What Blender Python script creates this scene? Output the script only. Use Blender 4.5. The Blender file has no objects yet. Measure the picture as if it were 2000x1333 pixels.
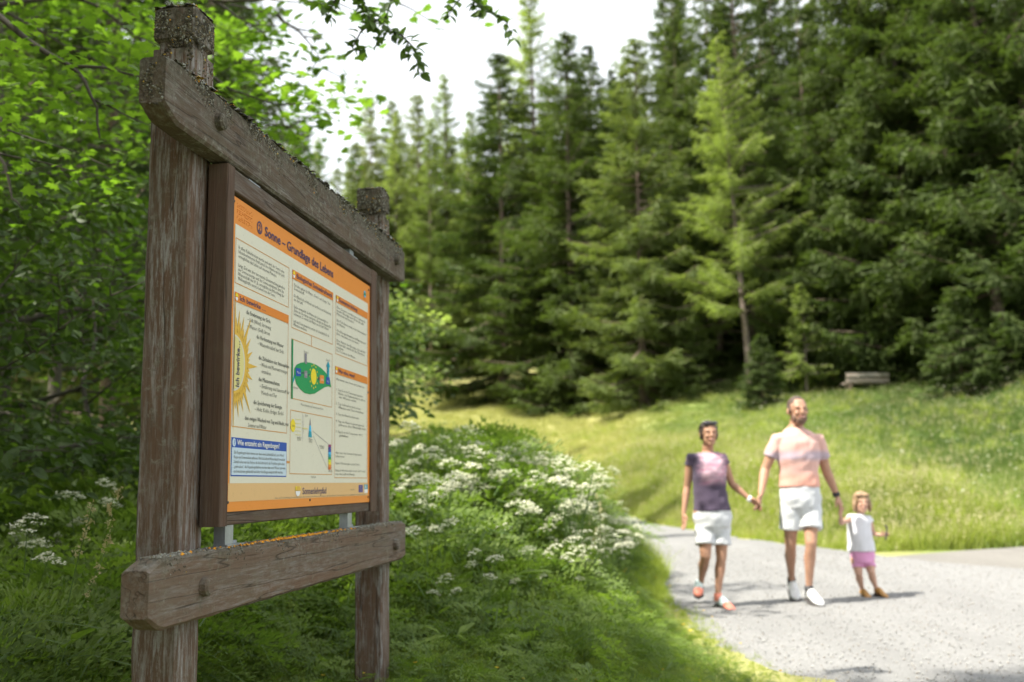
import bpy, bmesh, math, random
import numpy as np
from mathutils import Vector, Matrix

random.seed(7); rng = np.random.default_rng(7)
SC = bpy.context.scene
COL = SC.collection
R_ = math.radians

# ------------------------------------------------------------------ camera
FPX, CX, CY, HC = 1918.0, 1000.0, 666.5, 1.05
_U = np.array([-245., 13166., -1918.]); _U /= np.linalg.norm(_U)
_Y = np.array([0, 0, -1.]); _Y = _Y - _U * (_Y @ _U); _Y /= np.linalg.norm(_Y)
_X = np.cross(_Y, _U)
CR = np.array([_X, _Y, _U])
cam = bpy.data.cameras.new('camera'); camo = bpy.data.objects.new('camera', cam); COL.objects.link(camo)
cam.sensor_width = 36; cam.lens = FPX / 2000 * 36
M = Matrix([list(CR[0]) + [0], list(CR[1]) + [0], list(CR[2]) + [HC], [0, 0, 0, 1]])
camo.matrix_world = M
cam.clip_start = 0.05; cam.clip_end = 600
cam.dof.use_dof = True; cam.dof.focus_distance = 2.45; cam.dof.aperture_fstop = 3.0
SC.camera = camo

# ------------------------------------------------------------------ light
SUN_EL, SUN_AZ = R_(57), R_(-114)        # azimuth measured from +Y towards +X: the sun stands high to the left
SDIR = Vector((math.sin(SUN_AZ) * math.cos(SUN_EL), math.cos(SUN_AZ) * math.cos(SUN_EL), math.sin(SUN_EL)))
world = bpy.data.worlds.new('World'); SC.world = world; world.use_nodes = True
wn = world.node_tree; wn.nodes.clear()
wo = wn.nodes.new('ShaderNodeOutputWorld'); wb = wn.nodes.new('ShaderNodeBackground')
sky = wn.nodes.new('ShaderNodeTexSky'); sky.sky_type = 'NISHITA'; sky.sun_disc = False
sky.sun_elevation = SUN_EL; sky.sun_rotation = SUN_AZ; sky.air_density = 1.0; sky.dust_density = 2.5
wm = wn.nodes.new('ShaderNodeMix'); wm.data_type = 'RGBA'
wm.inputs[0].default_value = 0.72
wm.inputs[7].default_value = (5.5, 5.5, 5.35, 1)      # thin bright cloud over the whole sky
wn.links.new(sky.outputs[0], wm.inputs[6])
wn.links.new(wm.outputs[2], wb.inputs[0]); wb.inputs[1].default_value = 0.15
wn.links.new(wb.outputs[0], wo.inputs[0])
sl = bpy.data.lights.new('sun', 'SUN'); sl.energy = 4.5; sl.angle = R_(0.6); sl.color = (1, .94, .82)
so = bpy.data.objects.new('sun', sl); COL.objects.link(so)
so.rotation_euler = SDIR.to_track_quat('Z', 'Y').to_euler(); so.location = (-20, 20, 40)
SC.view_settings.view_transform = 'Standard'; SC.view_settings.look = 'None'
SC.view_settings.gamma = 1; SC.view_settings.exposure = 1.2
SC.render.engine = 'CYCLES'; SC.cycles.use_denoising = True
SC.cycles.max_bounces = 6; SC.cycles.diffuse_bounces = 3; SC.cycles.transmission_bounces = 3; SC.cycles.transparent_max_bounces = 4
SC.cycles.caustics_reflective = False; SC.cycles.caustics_refractive = False

# ------------------------------------------------------------------ helpers
def ray(px, py):
    return CR @ np.array([(px - CX) / FPX, -(py - CY) / FPX, -1.])
def at(px, py, Y):
    r = ray(px, py); r = r * (Y / r[1]); return Vector((r[0], r[1], r[2] + HC))

def tag(o, label=None, cat=None, group=None, kind=None):
    if label: o['label'] = label
    if cat: o['category'] = cat
    if group: o['group'] = group
    if kind: o['kind'] = kind
    return o
def empty(name, loc=(0, 0, 0), rz=0.0):
    o = bpy.data.objects.new(name, None); o.location = loc; o.rotation_euler = (0, 0, rz)
    o.empty_display_size = .2; COL.objects.link(o); return o
def mk(name, me, mat=None, parent=None, loc=None):
    o = bpy.data.objects.new(name, me); COL.objects.link(o)
    if mat:
        for m in (mat if isinstance(mat, (list, tuple)) else [mat]):
            if m.name not in [x.name for x in me.materials if x]: me.materials.append(m)
    if parent: o.parent = parent
    if loc is not None: o.location = loc
    return o
def tri_mesh(name, V, T, mi=None, smooth=False):
    V = np.asarray(V, dtype=np.float32).reshape(-1, 3); T = np.asarray(T, dtype=np.int32).reshape(-1, 3)
    me = bpy.data.meshes.new(name)
    me.vertices.add(len(V)); me.vertices.foreach_set('co', V.ravel())
    me.loops.add(T.size); me.loops.foreach_set('vertex_index', T.ravel())
    me.polygons.add(len(T)); me.polygons.foreach_set('loop_start', np.arange(0, T.size, 3, dtype=np.int32))
    if mi is not None: me.polygons.foreach_set('material_index', np.asarray(mi, dtype=np.int32))
    me.update(calc_edges=True)
    me.polygons.foreach_set('use_smooth', np.full(len(T), smooth))
    return me
class MB:
    """collects vertices and faces of one mesh"""
    def __init__(s): s.v = []; s.f = []; s.m = []
    def add(s, V, Fs, mi=0):
        b = len(s.v); s.v.extend([tuple(p) for p in V]); s.f.extend([tuple(i + b for i in f) for f in Fs]); s.m.extend([mi] * len(Fs)); return s
    def box(s, a, b, mi=0):
        (x0, y0, z0), (x1, y1, z1) = a, b
        V = [(x0, y0, z0), (x1, y0, z0), (x1, y1, z0), (x0, y1, z0), (x0, y0, z1), (x1, y0, z1), (x1, y1, z1), (x0, y1, z1)]
        return s.add(V, [(0, 3, 2, 1), (4, 5, 6, 7), (0, 1, 5, 4), (1, 2, 6, 5), (2, 3, 7, 6), (3, 0, 4, 7)], mi)
    def loft(s, rings, cap=True, mi=0):
        n = len(rings[0]); V = [p for r in rings for p in r]; Fs = []
        for i in range(len(rings) - 1):
            for j in range(n):
                k = (j + 1) % n; Fs.append((i * n + j, i * n + k, (i + 1) * n + k, (i + 1) * n + j))
        if cap: Fs.append(tuple(range(n))[::-1]); Fs.append(tuple((len(rings) - 1) * n + j for j in range(n)))
        return s.add(V, Fs, mi)
    def tube(s, pts, rad, seg=8, mi=0, flat=None, ref=(1, 0, 0), dome=False):
        pts = [Vector(p) for p in pts]; n = len(pts)
        if not hasattr(rad, '__len__'): rad = [rad] * n
        rad = list(rad); fl = [1.0] * n if flat is None else (list(flat) if hasattr(flat, '__len__') else [flat] * n)
        if dome:
            d0 = (pts[0] - pts[1]).normalized(); d1 = (pts[-1] - pts[-2]).normalized(); r0, r1 = rad[0], rad[-1]
            pts = [pts[0] + d0 * r0 * .93, pts[0] + d0 * r0 * .6] + pts + [pts[-1] + d1 * r1 * .6, pts[-1] + d1 * r1 * .93]
            rad = [r0 * .35, r0 * .8] + rad + [r1 * .8, r1 * .35]; fl = [fl[0]] * 2 + fl + [fl[-1]] * 2; n += 4
        rings = []; rf = Vector(ref)
        for i in range(n):
            t = (pts[min(i + 1, n - 1)] - pts[max(i - 1, 0)]).normalized()
            a = rf - t * rf.dot(t)
            if a.length < 1e-3: a = Vector((0, 1, 0)) - t * t.y
            a.normalize(); b = t.cross(a)
            if flat is None: rf = a
            rings.append([pts[i] + (a * math.cos(q) + b * math.sin(q) * fl[i]) * rad[i] for q in [2 * math.pi * k / seg for k in range(seg)]])
        return s.loft(rings, True, mi)
    def ball(s, c, r, seg=12, rot=None, mi=0):
        rx, ry, rz = r if hasattr(r, '__len__') else (r, r, r); n = seg // 2; V = []; Fs = []
        c = Vector(c)
        def P(x, y, z):
            p = Vector((x * rx, y * ry, z * rz))
            if rot is not None: p = rot @ p
            return c + p
        V.append(P(0, 0, 1))
        for i in range(1, n):
            a = math.pi * i / n
            for j in range(seg):
                q = 2 * math.pi * j / seg; V.append(P(math.sin(a) * math.cos(q), math.sin(a) * math.sin(q), math.cos(a)))
        V.append(P(0, 0, -1))
        for j in range(seg): Fs.append((0, 1 + j, 1 + (j + 1) % seg))
        for i in range(n - 2):
            for j in range(seg):
                k = (j + 1) % seg; Fs.append((1 + i * seg + j, 1 + (i + 1) * seg + j, 1 + (i + 1) * seg + k, 1 + i * seg + k))
        L = 1 + (n - 1) * seg; b = 1 + (n - 2) * seg
        for j in range(seg): Fs.append((L, b + (j + 1) % seg, b + j))
        return s.add(V, Fs, mi)
    def mesh(s, name, smooth=False):
        me = bpy.data.meshes.new(name); me.from_pydata(s.v, [], s.f); me.update()
        me.polygons.foreach_set('material_index', s.m)
        me.polygons.foreach_set('use_smooth', [smooth] * len(s.f)); return me
    def build(s, name, mat, parent=None, smooth=False, loc=None):
        me = bpy.data.meshes.new(name); me.from_pydata(s.v, [], s.f); me.update()
        o = mk(name, me, mat, parent, loc)
        me.polygons.foreach_set('material_index', s.m)
        me.polygons.foreach_set('use_smooth', [smooth] * len(s.f)); return o
def copy_tree(o, parent=None):
    c = o.copy(); COL.objects.link(c); c.parent = parent
    for ch in list(o.children): copy_tree(ch, c)
    return c
def remeshed(mb, voxel, smooth=4, name='m'):
    me = mb.mesh(name); o = bpy.data.objects.new('tmp', me); COL.objects.link(o)
    md = o.modifiers.new('r', 'REMESH'); md.mode = 'VOXEL'; md.voxel_size = voxel; md.use_smooth_shade = True
    sm = o.modifiers.new('s', 'SMOOTH'); sm.factor = .5; sm.iterations = smooth
    dg = bpy.context.evaluated_depsgraph_get(); ev = o.evaluated_get(dg)
    out = bpy.data.meshes.new_from_object(ev); bpy.data.objects.remove(o); bpy.data.meshes.remove(me); out.name = name
    out.materials.clear(); return out

# ------------------------------------------------------------------ materials
class NT:
    def __init__(s, name):
        s.m = bpy.data.materials.new(name); s.m.use_nodes = True; s.t = s.m.node_tree; s.t.nodes.clear()
        s.out = s.n('ShaderNodeOutputMaterial')
    def n(s, typ, **kw):
        x = s.t.nodes.new(typ)
        for k, v in kw.items():
            if k in x.inputs: x.inputs[k].default_value = v
            else: setattr(x, k, v)
        return x
    def l(s, a, b): s.t.links.new(a, b)
    def noise(s, scale, vec=None, detail=4, rough=.6, dist=0):
        x = s.n('ShaderNodeTexNoise'); x.inputs['Scale'].default_value = scale; x.inputs['Detail'].default_value = detail
        x.inputs['Roughness'].default_value = rough; x.inputs['Distortion'].default_value = dist
        if vec is not None: s.l(vec, x.inputs['Vector'])
        return x.outputs['Fac']
    def ramp(s, fac, stops, interp='LINEAR'):
        x = s.n('ShaderNodeValToRGB'); s.l(fac, x.inputs[0]); cr = x.color_ramp; cr.interpolation = interp
        while len(cr.elements) < len(stops): cr.elements.new(.5)
        for e, (p, c) in zip(cr.elements, stops):
            e.position = p; e.color = (*c, 1) if hasattr(c, '__len__') else (c, c, c, 1)
        return x.outputs[0]
    def mix(s, fac, a, b, mode='MIX'):
        x = s.n('ShaderNodeMix'); x.data_type = 'RGBA'; x.blend_type = mode
        for i, v in ((0, fac), (6, a), (7, b)):
            if isinstance(v, (int, float)): x.inputs[i].default_value = v if i == 0 else (v, v, v, 1)
            elif isinstance(v, (tuple, list)): x.inputs[i].default_value = (*v, 1)
            else: s.l(v, x.inputs[i])
        return x.outputs[2]
    def math(s, op, a, b=0.0, clamp=False):
        x = s.n('ShaderNodeMath'); x.operation = op; x.use_clamp = clamp
        for i, v in ((0, a), (1, b)):
            if isinstance(v, (int, float)): x.inputs[i].default_value = v
            else: s.l(v, x.inputs[i])
        return x.outputs[0]
    def obj(s, scale=(1, 1, 1)):
        c = s.n('ShaderNodeTexCoord'); mp = s.n('ShaderNodeMapping'); mp.inputs['Scale'].default_value = scale
        s.l(c.outputs['Object'], mp.inputs[0]); return mp.outputs[0]
    def pos(s, scale=(1, 1, 1)):
        c = s.n('ShaderNodeNewGeometry'); mp = s.n('ShaderNodeMapping'); mp.inputs['Scale'].default_value = scale
        s.l(c.outputs['Position'], mp.inputs[0]); return mp.outputs[0]
    def bsdf(s, col, rough=.7, bump=None, bstr=.3, bdist=.01, metal=0, spec=.5, trans=0, tcol=None, sheen=0):
        p = s.n('ShaderNodeBsdfPrincipled'); p.inputs['Metallic'].default_value = metal; p.inputs['Specular IOR Level'].default_value = spec
        if isinstance(col, (tuple, list)): p.inputs['Base Color'].default_value = (*col, 1)
        else: s.l(col, p.inputs['Base Color'])
        if isinstance(rough, (int, float)): p.inputs['Roughness'].default_value = rough
        else: s.l(rough, p.inputs['Roughness'])
        if sheen: p.inputs['Sheen Weight'].default_value = sheen
        if bump is not None:
            b = s.n('ShaderNodeBump'); b.inputs['Strength'].default_value = bstr; b.inputs['Distance'].default_value = bdist
            s.l(bump, b.inputs['Height']); s.l(b.outputs[0], p.inputs['Normal'])
        o = p.outputs[0]
        if trans:
            t = s.n('ShaderNodeBsdfTranslucent')
            if tcol is None: tcol = col
            if isinstance(tcol, (tuple, list)): t.inputs[0].default_value = (*tcol, 1)
            else: s.l(tcol, t.inputs[0])
            m = s.n('ShaderNodeMixShader'); m.inputs[0].default_value = trans; s.l(o, m.inputs[1]); s.l(t.outputs[0], m.inputs[2]); o = m.outputs[0]
        s.l(o, s.out.inputs[0]); return s.m

def flat_mat(name, col, rough=.6, metal=0, spec=.5, var=.12, sc=40, bstr=.1):
    t = NT(name); n = t.noise(sc, t.obj())
    lo = tuple(c * (1 - var) for c in col); hi = tuple(min(1, c * (1 + var)) for c in col)
    return t.bsdf(t.ramp(n, [(.3, lo), (.7, hi)]), rough, bump=n, bstr=bstr, bdist=.002, metal=metal, spec=spec)

def wood(name, axis, lichen=.5, flake=.5, base=(.185, .125, .085), edge=None):
    """weathered brown-stained timber; axis = grain direction in object space"""
    t = NT(name)
    st = [1, 1, 1]; st[axis] = .035
    g = t.noise(120, t.obj(st), 6, .7, .1); st2 = [1, 1, 1]; st2[axis] = .035
    g2 = t.noise(16, t.obj(st2), 5, .7, .15)
    col = t.ramp(g, [(.25, tuple(c * .55 for c in base)), (.5, base), (.8, tuple(c * 1.35 for c in base))])
    col = t.mix(t.ramp(g2, [(.35, 0.), (.75, .75)]), col, (base[0] * 1.15, base[1] * .8, base[2] * .62))
    st3 = [1, 1, 1]; st3[axis] = .10
    fl = t.noise(90, t.obj(st3), 6, .8); st4 = [1, 1, 1]; st4[axis] = .08; big = t.noise(14, t.obj(st4), 4, .6, .1)
    fm = t.math('MULTIPLY', t.ramp(fl, [(.47, 0.), (.60, 1.)]), t.ramp(big, [(.42 - .1 * flake, 0.), (.56, 1.)]))
    col = t.mix(t.math('MULTIPLY', fm, .70 * min(1, flake * 1.4)), col, (.36, .365, .36))
    # green-grey algae film in broad patches
    al = t.noise(7, t.obj(), 5, .7)
    col = t.mix(t.math('MULTIPLY', t.ramp(al, [(.5, 0.), (.75, .7)]), .6), col, (.13, .12, .075))
    # knots / cracks
    ck = t.noise(22, t.obj(st2), 2, .5, .2)
    crack = t.ramp(ck, [(.490, 1.), (.5, 0.), (.510, 1.)])
    col = t.mix(t.math('MULTIPLY', t.math('SUBTRACT', 1., crack), .8), col, (.03, .022, .016))
    if lichen:
        ge = t.n('ShaderNodeNewGeometry'); sx = t.n('ShaderNodeSeparateXYZ'); t.l(ge.outputs['Normal'], sx.inputs[0])
        sp = t.noise(48, t.obj(), 6, .8)
        mask = t.math('MULTIPLY', t.ramp(sp, [(.56 - .08 * lichen, 0.), (.64 - .08 * lichen, 1.)]), t.ramp(t.noise(6, t.obj(), 3), [(.4, 0.), (.62, 1.)]))
        up = t.ramp(sx.outputs[2], [(.35, 0.), (.8, 1.)])
        mask = t.math('MAXIMUM', mask, t.math('MULTIPLY', up, t.ramp(sp, [(.38, 0.), (.5, 1.)])))
        lc = t.ramp(t.noise(33, t.obj(), 4, .8), [(.3, (.05, .048, .036)), (.5, (.14, .135, .10)), (.62, (.30, .31, .27)), (.75, (.10, .10, .05))])
        col = t.mix(t.math('MULTIPLY', mask, .8 * min(1, lichen)), col, lc)
        if edge:
            so_ = t.n('ShaderNodeSeparateXYZ'); t.l(t.obj(), so_.inputs[0]); zz = t.math('SUBTRACT', so_.outputs[2], t.math('MULTIPLY', so_.outputs[0], edge[1]))
            zz = t.math('ADD', t.math('MULTIPLY', t.math('SUBTRACT', zz, edge[0]), 1. / edge[2]), t.math('MULTIPLY', t.math('SUBTRACT', t.noise(14, t.obj(), 5, .75), .5), 2.4))
            em = t.math('MULTIPLY', t.ramp(zz, [(.25, 0.), (.9, 1.)]), t.ramp(sp, [(.36, .25), (.52, 1.)]))
            col = t.mix(t.math('MULTIPLY', em, .9), col, t.ramp(t.noise(70, t.obj(), 5, .85), [(.32, (.030, .028, .02)), (.5, (.075, .068, .048)), (.60, (.16, .155, .12)), (.68, (.30, .30, .26)), (.76, (.11, .085, .04))]))
            mask = t.math('MAXIMUM', mask, em)
        h = t.mix(mask, g, sp)
    else: h = g
    hh = t.math('ADD', t.math('MULTIPLY', h, 1.), t.math('MULTIPLY', crack, .5))
    return t.bsdf(col, .85, bump=hh, bstr=.55, bdist=.004, spec=.25)

def leafmat(name, c0, c1, trans=.35, tcol=None, patch=None, rough=.55, spec=.35, post=None):
    """foliage: colour varies leaf clump to leaf clump, light passes through"""
    t = NT(name); oi = t.n('ShaderNodeObjectInfo')
    n = t.noise(3.1, t.pos(), 3, .7); n2 = t.noise(24, t.pos(), 2, .6)
    f = t.math('ADD', t.math('MULTIPLY', n, .55), t.math('ADD', t.math('MULTIPLY', n2, .3), t.math('MULTIPLY', oi.outputs['Random'], .25)))
    col = t.ramp(f, [(.35, c0), (.72, c1)])
    if patch:
        for sc, c, lo, hi in patch:
            col = t.mix(t.ramp(t.noise(sc, t.pos(), 3, .6), [(lo, 0.), (hi, .9)]), col, c)
    if post: col = post(t, col)
    tc = t.mix(1.0, col, (1.5, 1.7, .7) if tcol is None else tcol, 'MULTIPLY')
    return t.bsdf(col, rough, trans=trans, tcol=tc, spec=spec)

MAT = {}
MAT['post'] = wood('weathered_post_wood', 2, .6, 1.05, (.118, .082, .058), (2.02, 0, .12))
MAT['beam'] = wood('weathered_beam_wood', 0, 1.0, .3, (.088, .070, .050), (1.845, .009, .10))
MAT['beam_low'] = wood('weathered_lower_beam_wood', 0, .6, .3, (.125, .098, .073), (.885, 0, .05))
MAT['frame_v'] = wood('frame_wood_upright', 2, 0, .1, (.088, .062, .046))
MAT['frame_h'] = wood('frame_wood_level', 0, .2, .2, (.088, .066, .050))
MAT['steel'] = flat_mat('galvanised_steel', (.33, .36, .39), .45, .7, var=.2, sc=25)
MAT['screw'] = flat_mat('dark_screw', (.05, .045, .04), .5, .4)
MAT['bark_spruce'] = flat_mat('spruce_bark', (.16, .12, .095), .95, var=.45, sc=9, bstr=.9)
MAT['bark_larch'] = flat_mat('larch_bark', (.17, .135, .115), .95, var=.4, sc=8, bstr=.9)
MAT['bark_maple'] = flat_mat('maple_bark', (.075, .065, .05), .9, var=.4, sc=30, bstr=.6)
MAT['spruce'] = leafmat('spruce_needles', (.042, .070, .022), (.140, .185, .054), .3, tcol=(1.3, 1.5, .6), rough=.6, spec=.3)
MAT['spruce2'] = leafmat('spruce_needles_sunlit_tint', (.13, .18, .06), (.29, .33, .13), .35, tcol=(1.4, 1.5, .6), rough=.6, spec=.3)  # paler copy: sunlight and distance haze put into the needle colour
MAT['larch'] = leafmat('larch_needles', (.15, .20, .06), (.27, .32, .11), .45, rough=.6, spec=.2)
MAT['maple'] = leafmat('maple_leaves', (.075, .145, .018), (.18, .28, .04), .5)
MAT['maple_lit'] = leafmat('maple_leaves_sunlit_tint', (.20, .28, .08), (.34, .40, .16), .45)  # lit copy of the maple leaves, sunlight put into the colour
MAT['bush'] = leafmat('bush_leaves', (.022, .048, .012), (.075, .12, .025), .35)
MAT['apple'] = leafmat('hanging_leaves', (.055, .10, .02), (.11, .18, .035), .42)
MAT['grass'] = leafmat('grass_blades', (.18, .245, .04), (.38, .42, .085), .42, patch=[(.23, (.27, .29, .075), .50, .68), (.9, (.08, .14, .025), .55, .75)])
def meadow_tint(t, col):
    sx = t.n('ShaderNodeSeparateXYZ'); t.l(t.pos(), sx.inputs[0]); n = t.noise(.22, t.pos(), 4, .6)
    f = t.math('ADD', t.math('DIVIDE', sx.outputs[0], 30.), t.math('MULTIPLY', t.math('SUBTRACT', n, .5), .5))      # painted light: sunlit strip yellower at left, shaded slope darker to the right
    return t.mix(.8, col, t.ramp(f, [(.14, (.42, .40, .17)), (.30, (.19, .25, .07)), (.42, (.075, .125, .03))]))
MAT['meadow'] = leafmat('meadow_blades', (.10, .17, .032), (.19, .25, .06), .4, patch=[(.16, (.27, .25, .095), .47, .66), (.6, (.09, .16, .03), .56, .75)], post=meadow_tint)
MAT['straw'] = leafmat('dry_grass_heads', (.42, .38, .20), (.60, .55, .32), .3, tcol=(1, 1, .8))
MAT['herb'] = leafmat('herb_leaves', (.075, .13, .025), (.23, .31, .065), .42)
MAT['stem'] = leafmat('green_stems', (.07, .13, .03), (.12, .19, .05), .2)
MAT['petal'] = leafmat('white_umbel_petals', (.70, .72, .56), (.86, .85, .72), .35, tcol=(1, 1, .92), spec=.1)
MAT['cream_petal'] = leafmat('cream_flower_petals', (.78, .72, .42), (.85, .8, .55), .35, tcol=(1, 1, .8), spec=.1)
MAT['yellow_petal'] = flat_mat('yellow_petals', (.85, .55, .02), .5)
# ------------------------------------------------------------------ terrain
TH = [-1.2, -.5, -.1, .05, .16, .26, .36, .47, .52, 1.2]
D0 = [16, 20, 30, 28, 24, 17.5, 15.5, 15.5, 15.5, 15.5]
DT = [60, 62, 62, 50, 45, 42, 41, 38, 35, 35]
ZT = [4.5, 5, 7.3, 4.5, 4.4, 4.4, 4.4, 4.35, 4.3, 4.3]
_tab = rng.random((64, 64))
def vnoise(x, y):
    x = np.asarray(x, float); y = np.asarray(y, float)
    xi = np.floor(x).astype(int); yi = np.floor(y).astype(int); fx = x - xi; fy = y - yi
    fx = fx * fx * (3 - 2 * fx); fy = fy * fy * (3 - 2 * fy)
    a = _tab[xi % 64, yi % 64]; b = _tab[(xi + 1) % 64, yi % 64]; c = _tab[xi % 64, (yi + 1) % 64]; d = _tab[(xi + 1) % 64, (yi + 1) % 64]
    return (a * (1 - fx) + b * fx) * (1 - fy) + (c * (1 - fx) + d * fx) * fy - .5
PLY = [-6, 0, 2, 4, 5.3, 6.0, 7.2, 9.1, 12.3, 18, 24, 30, 36]
PLX = [3.2, 2.6, 2.1, 1.75, 1.55, 1.38, 1.30, 1.36, 1.55, 1.75, 1.5, .4, -2.0]
PRX = [14, 14, 14, 12.5, 11.2, 10.3, 8.6, 6.6, 5.15, 4.05, 3.5, 2.5, .6]
def pleft(y): return np.interp(y, PLY, PLX)
def pright(y): return np.interp(y, PLY, PRX)
def ground(x, y):
    x = np.asarray(x, float); y = np.asarray(y, float)
    yy = np.maximum(y, 4.0); th = np.clip(x / yy, -1.2, 1.2)
    d0 = np.interp(th, TH, D0); dt = np.interp(th, TH, DT); zt = np.interp(th, TH, ZT)
    t = np.clip((y - d0) / (dt - d0), 0, 1); z = zt * t ** 1.12
    z = z + .30 * np.clip(y - dt, 0, 60) + .0 * y
    off = np.maximum(pleft(y) - x, x - pright(y)); off = np.where((x > 1.6) & (y < 15.6), np.minimum(off, 15.6 - 99), off)
    k = np.clip(off / 2.2, 0, 1)
    z = z + k * (.10 + .45 * vnoise(x * .22 + 5, y * .22) * np.clip(y - 14, 0, 6) / 6 + .25 * vnoise(x * .35, y * .35) * np.clip(off, 0, 3) / 2 + .08 * vnoise(x * 1.3 + 9, y * 1.3))
    z = z + .36 * np.exp(-((x + .35) / 1.15) ** 2 - ((y - 8.6) / 3.0) ** 2) * np.clip((pleft(y) - x) / .9, 0, 1)
    z = z + .16 * np.clip(-x - 2.2, 0, 8) * np.clip((30 - y) / 20, 0, 1)
    return z
def gz(x, y): return float(ground(np.array([x]), np.array([y]))[0])

def grid_mesh(name, xs, ys, zf):
    X, Y = np.meshgrid(xs, ys); Z = zf(X, Y); V = np.stack([X, Y, Z], -1).reshape(-1, 3)
    nx, ny = len(xs), len(ys); i = np.arange(nx - 1)[None, :] + np.arange(ny - 1)[:, None] * nx
    a, b, c, d = i, i + 1, i + nx + 1, i + nx
    T = np.concatenate([np.stack([a, b, c], -1).reshape(-1, 3), np.stack([a, c, d], -1).reshape(-1, 3)])
    return tri_mesh(name, V, T, smooth=True)

t = NT('ground_soil_and_moss')
gn = t.noise(.16, t.pos(), 4, .6); g2 = t.noise(2.3, t.pos(), 5, .7)
c = t.ramp(g2, [(.3, (.075, .11, .022)), (.5, (.12, .165, .035)), (.7, (.16, .18, .055))])
c = t.mix(t.ramp(gn, [(.47, 0.), (.66, .85)]), c, (.23, .22, .085))
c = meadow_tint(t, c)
c = t.mix(t.ramp(t.noise(.5, t.pos(), 4, .7), [(.60, 0.), (.70, .6)]), c, (.13, .085, .05))
MAT['ground'] = t.bsdf(c, .95, bump=t.noise(6, t.pos(), 6, .75), bstr=.7, bdist=.06, spec=.1)
xs = np.concatenate([np.linspace(-150, -14, 26), np.linspace(-13.6, 14, 120), np.linspace(14.4, 40, 60), np.linspace(42, 150, 24)])
ys = np.concatenate([np.linspace(-60, -4, 14), np.linspace(-3.6, 20, 90), np.linspace(20.4, 64, 100), np.linspace(66, 260, 40)])
tag(mk('ground', grid_mesh('ground', xs, ys, ground), MAT['ground']), kind='structure')

def gravel_mat(name, a, b, c):
    t = NT(name); p = t.pos()
    n1 = t.noise(65, p, 3, .8); n2 = t.noise(1.1, t.pos((1.3, .22, 1)), 5, .65, .8); n3 = t.noise(9, p, 4, .7)
    vo = t.n('ShaderNodeTexVoronoi'); vo.inputs['Scale'].default_value = 75; t.l(p, vo.inputs['Vector'])
    col = t.ramp(n1, [(.32, a), (.52, b), (.7, c)])
    col = t.mix(.5, col, t.ramp(vo.outputs['Color'], [(.15, a), (.5, b), (.9, c)]))
    col = t.mix(t.ramp(n2, [(.36, .6), (.62, 0.)]), col, tuple(x * .78 for x in b))
    col = t.mix(t.ramp(n3, [(.55, 0.), (.75, .35)]), col, tuple(x * 1.25 for x in b))
    h = t.math('ADD', t.math('MULTIPLY', n1, .5), vo.outputs['Distance'])
    return t.bsdf(col, .95, bump=h, bstr=.6, bdist=.007, spec=.15)
MAT['gravel'] = gravel_mat('limestone_gravel', (.17, .17, .172), (.25, .25, .248), (.33, .328, .322))
MAT['gravel2'] = gravel_mat('brown_gravel', (.15, .142, .132), (.22, .21, .195), (.29, .28, .26))
def strip(name, ysr, left, right, nx, lift, mat):
    V = []; 
    for y in ysr:
        l, r = left(y), right(y); s = np.linspace(0, 1, nx); x = l + (r - l) * s
        z = ground(x, np.full(nx, y)) + lift - .03 * (np.minimum(s, 1 - s) < 1e-6); V.append(np.stack([x, np.full(nx, y), z], -1))
    V = np.array(V); ny = len(ysr); i = np.arange(nx - 1)[None, :] + np.arange(ny - 1)[:, None] * nx
    T = np.concatenate([np.stack([i, i + 1, i + nx + 1], -1).reshape(-1, 3), np.stack([i, i + nx + 1, i + nx], -1).reshape(-1, 3)])
    o = mk(name, tri_mesh(name, V.reshape(-1, 3), T, smooth=True), mat); tag(o, kind='structure'); return o
def wob(y, k): return .14 * float(vnoise(y * 1.7 + k, k)) + .07 * float(vnoise(y * 6 + k, k + 3)) * 2
strip('gravel_path', np.arange(-6, 34, .16), lambda y: float(pleft(y)) - .06 + wob(y, 3), lambda y: float(pright(y)) + wob(y, 11), 40, .022, MAT['gravel'])
def srl(y): return float(np.interp(y, [2, 5.3, 7.2, 9.1, 12.3, 13.3], [12.2, 10.9, 8.2, 5.9, 4.9, 4.7])) + wob(y, 5)
def srr(y): return float(np.interp(y, [2, 12.6, 13.3, 14.0, 15, 16.5], [30, 30, 26, 20, 17, 14]))
def srl2(y): return srl(y) if y < 13.3 else float(np.interp(y, [13.3, 14.4, 15.4], [4.7, 7.1, 13.5])) + wob(y, 8)
strip('side_path', np.arange(2, 15.4, .16), srl2, lambda y: max(srr(y), srl2(y) + .2), 40, .030, MAT['gravel2'])

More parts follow.
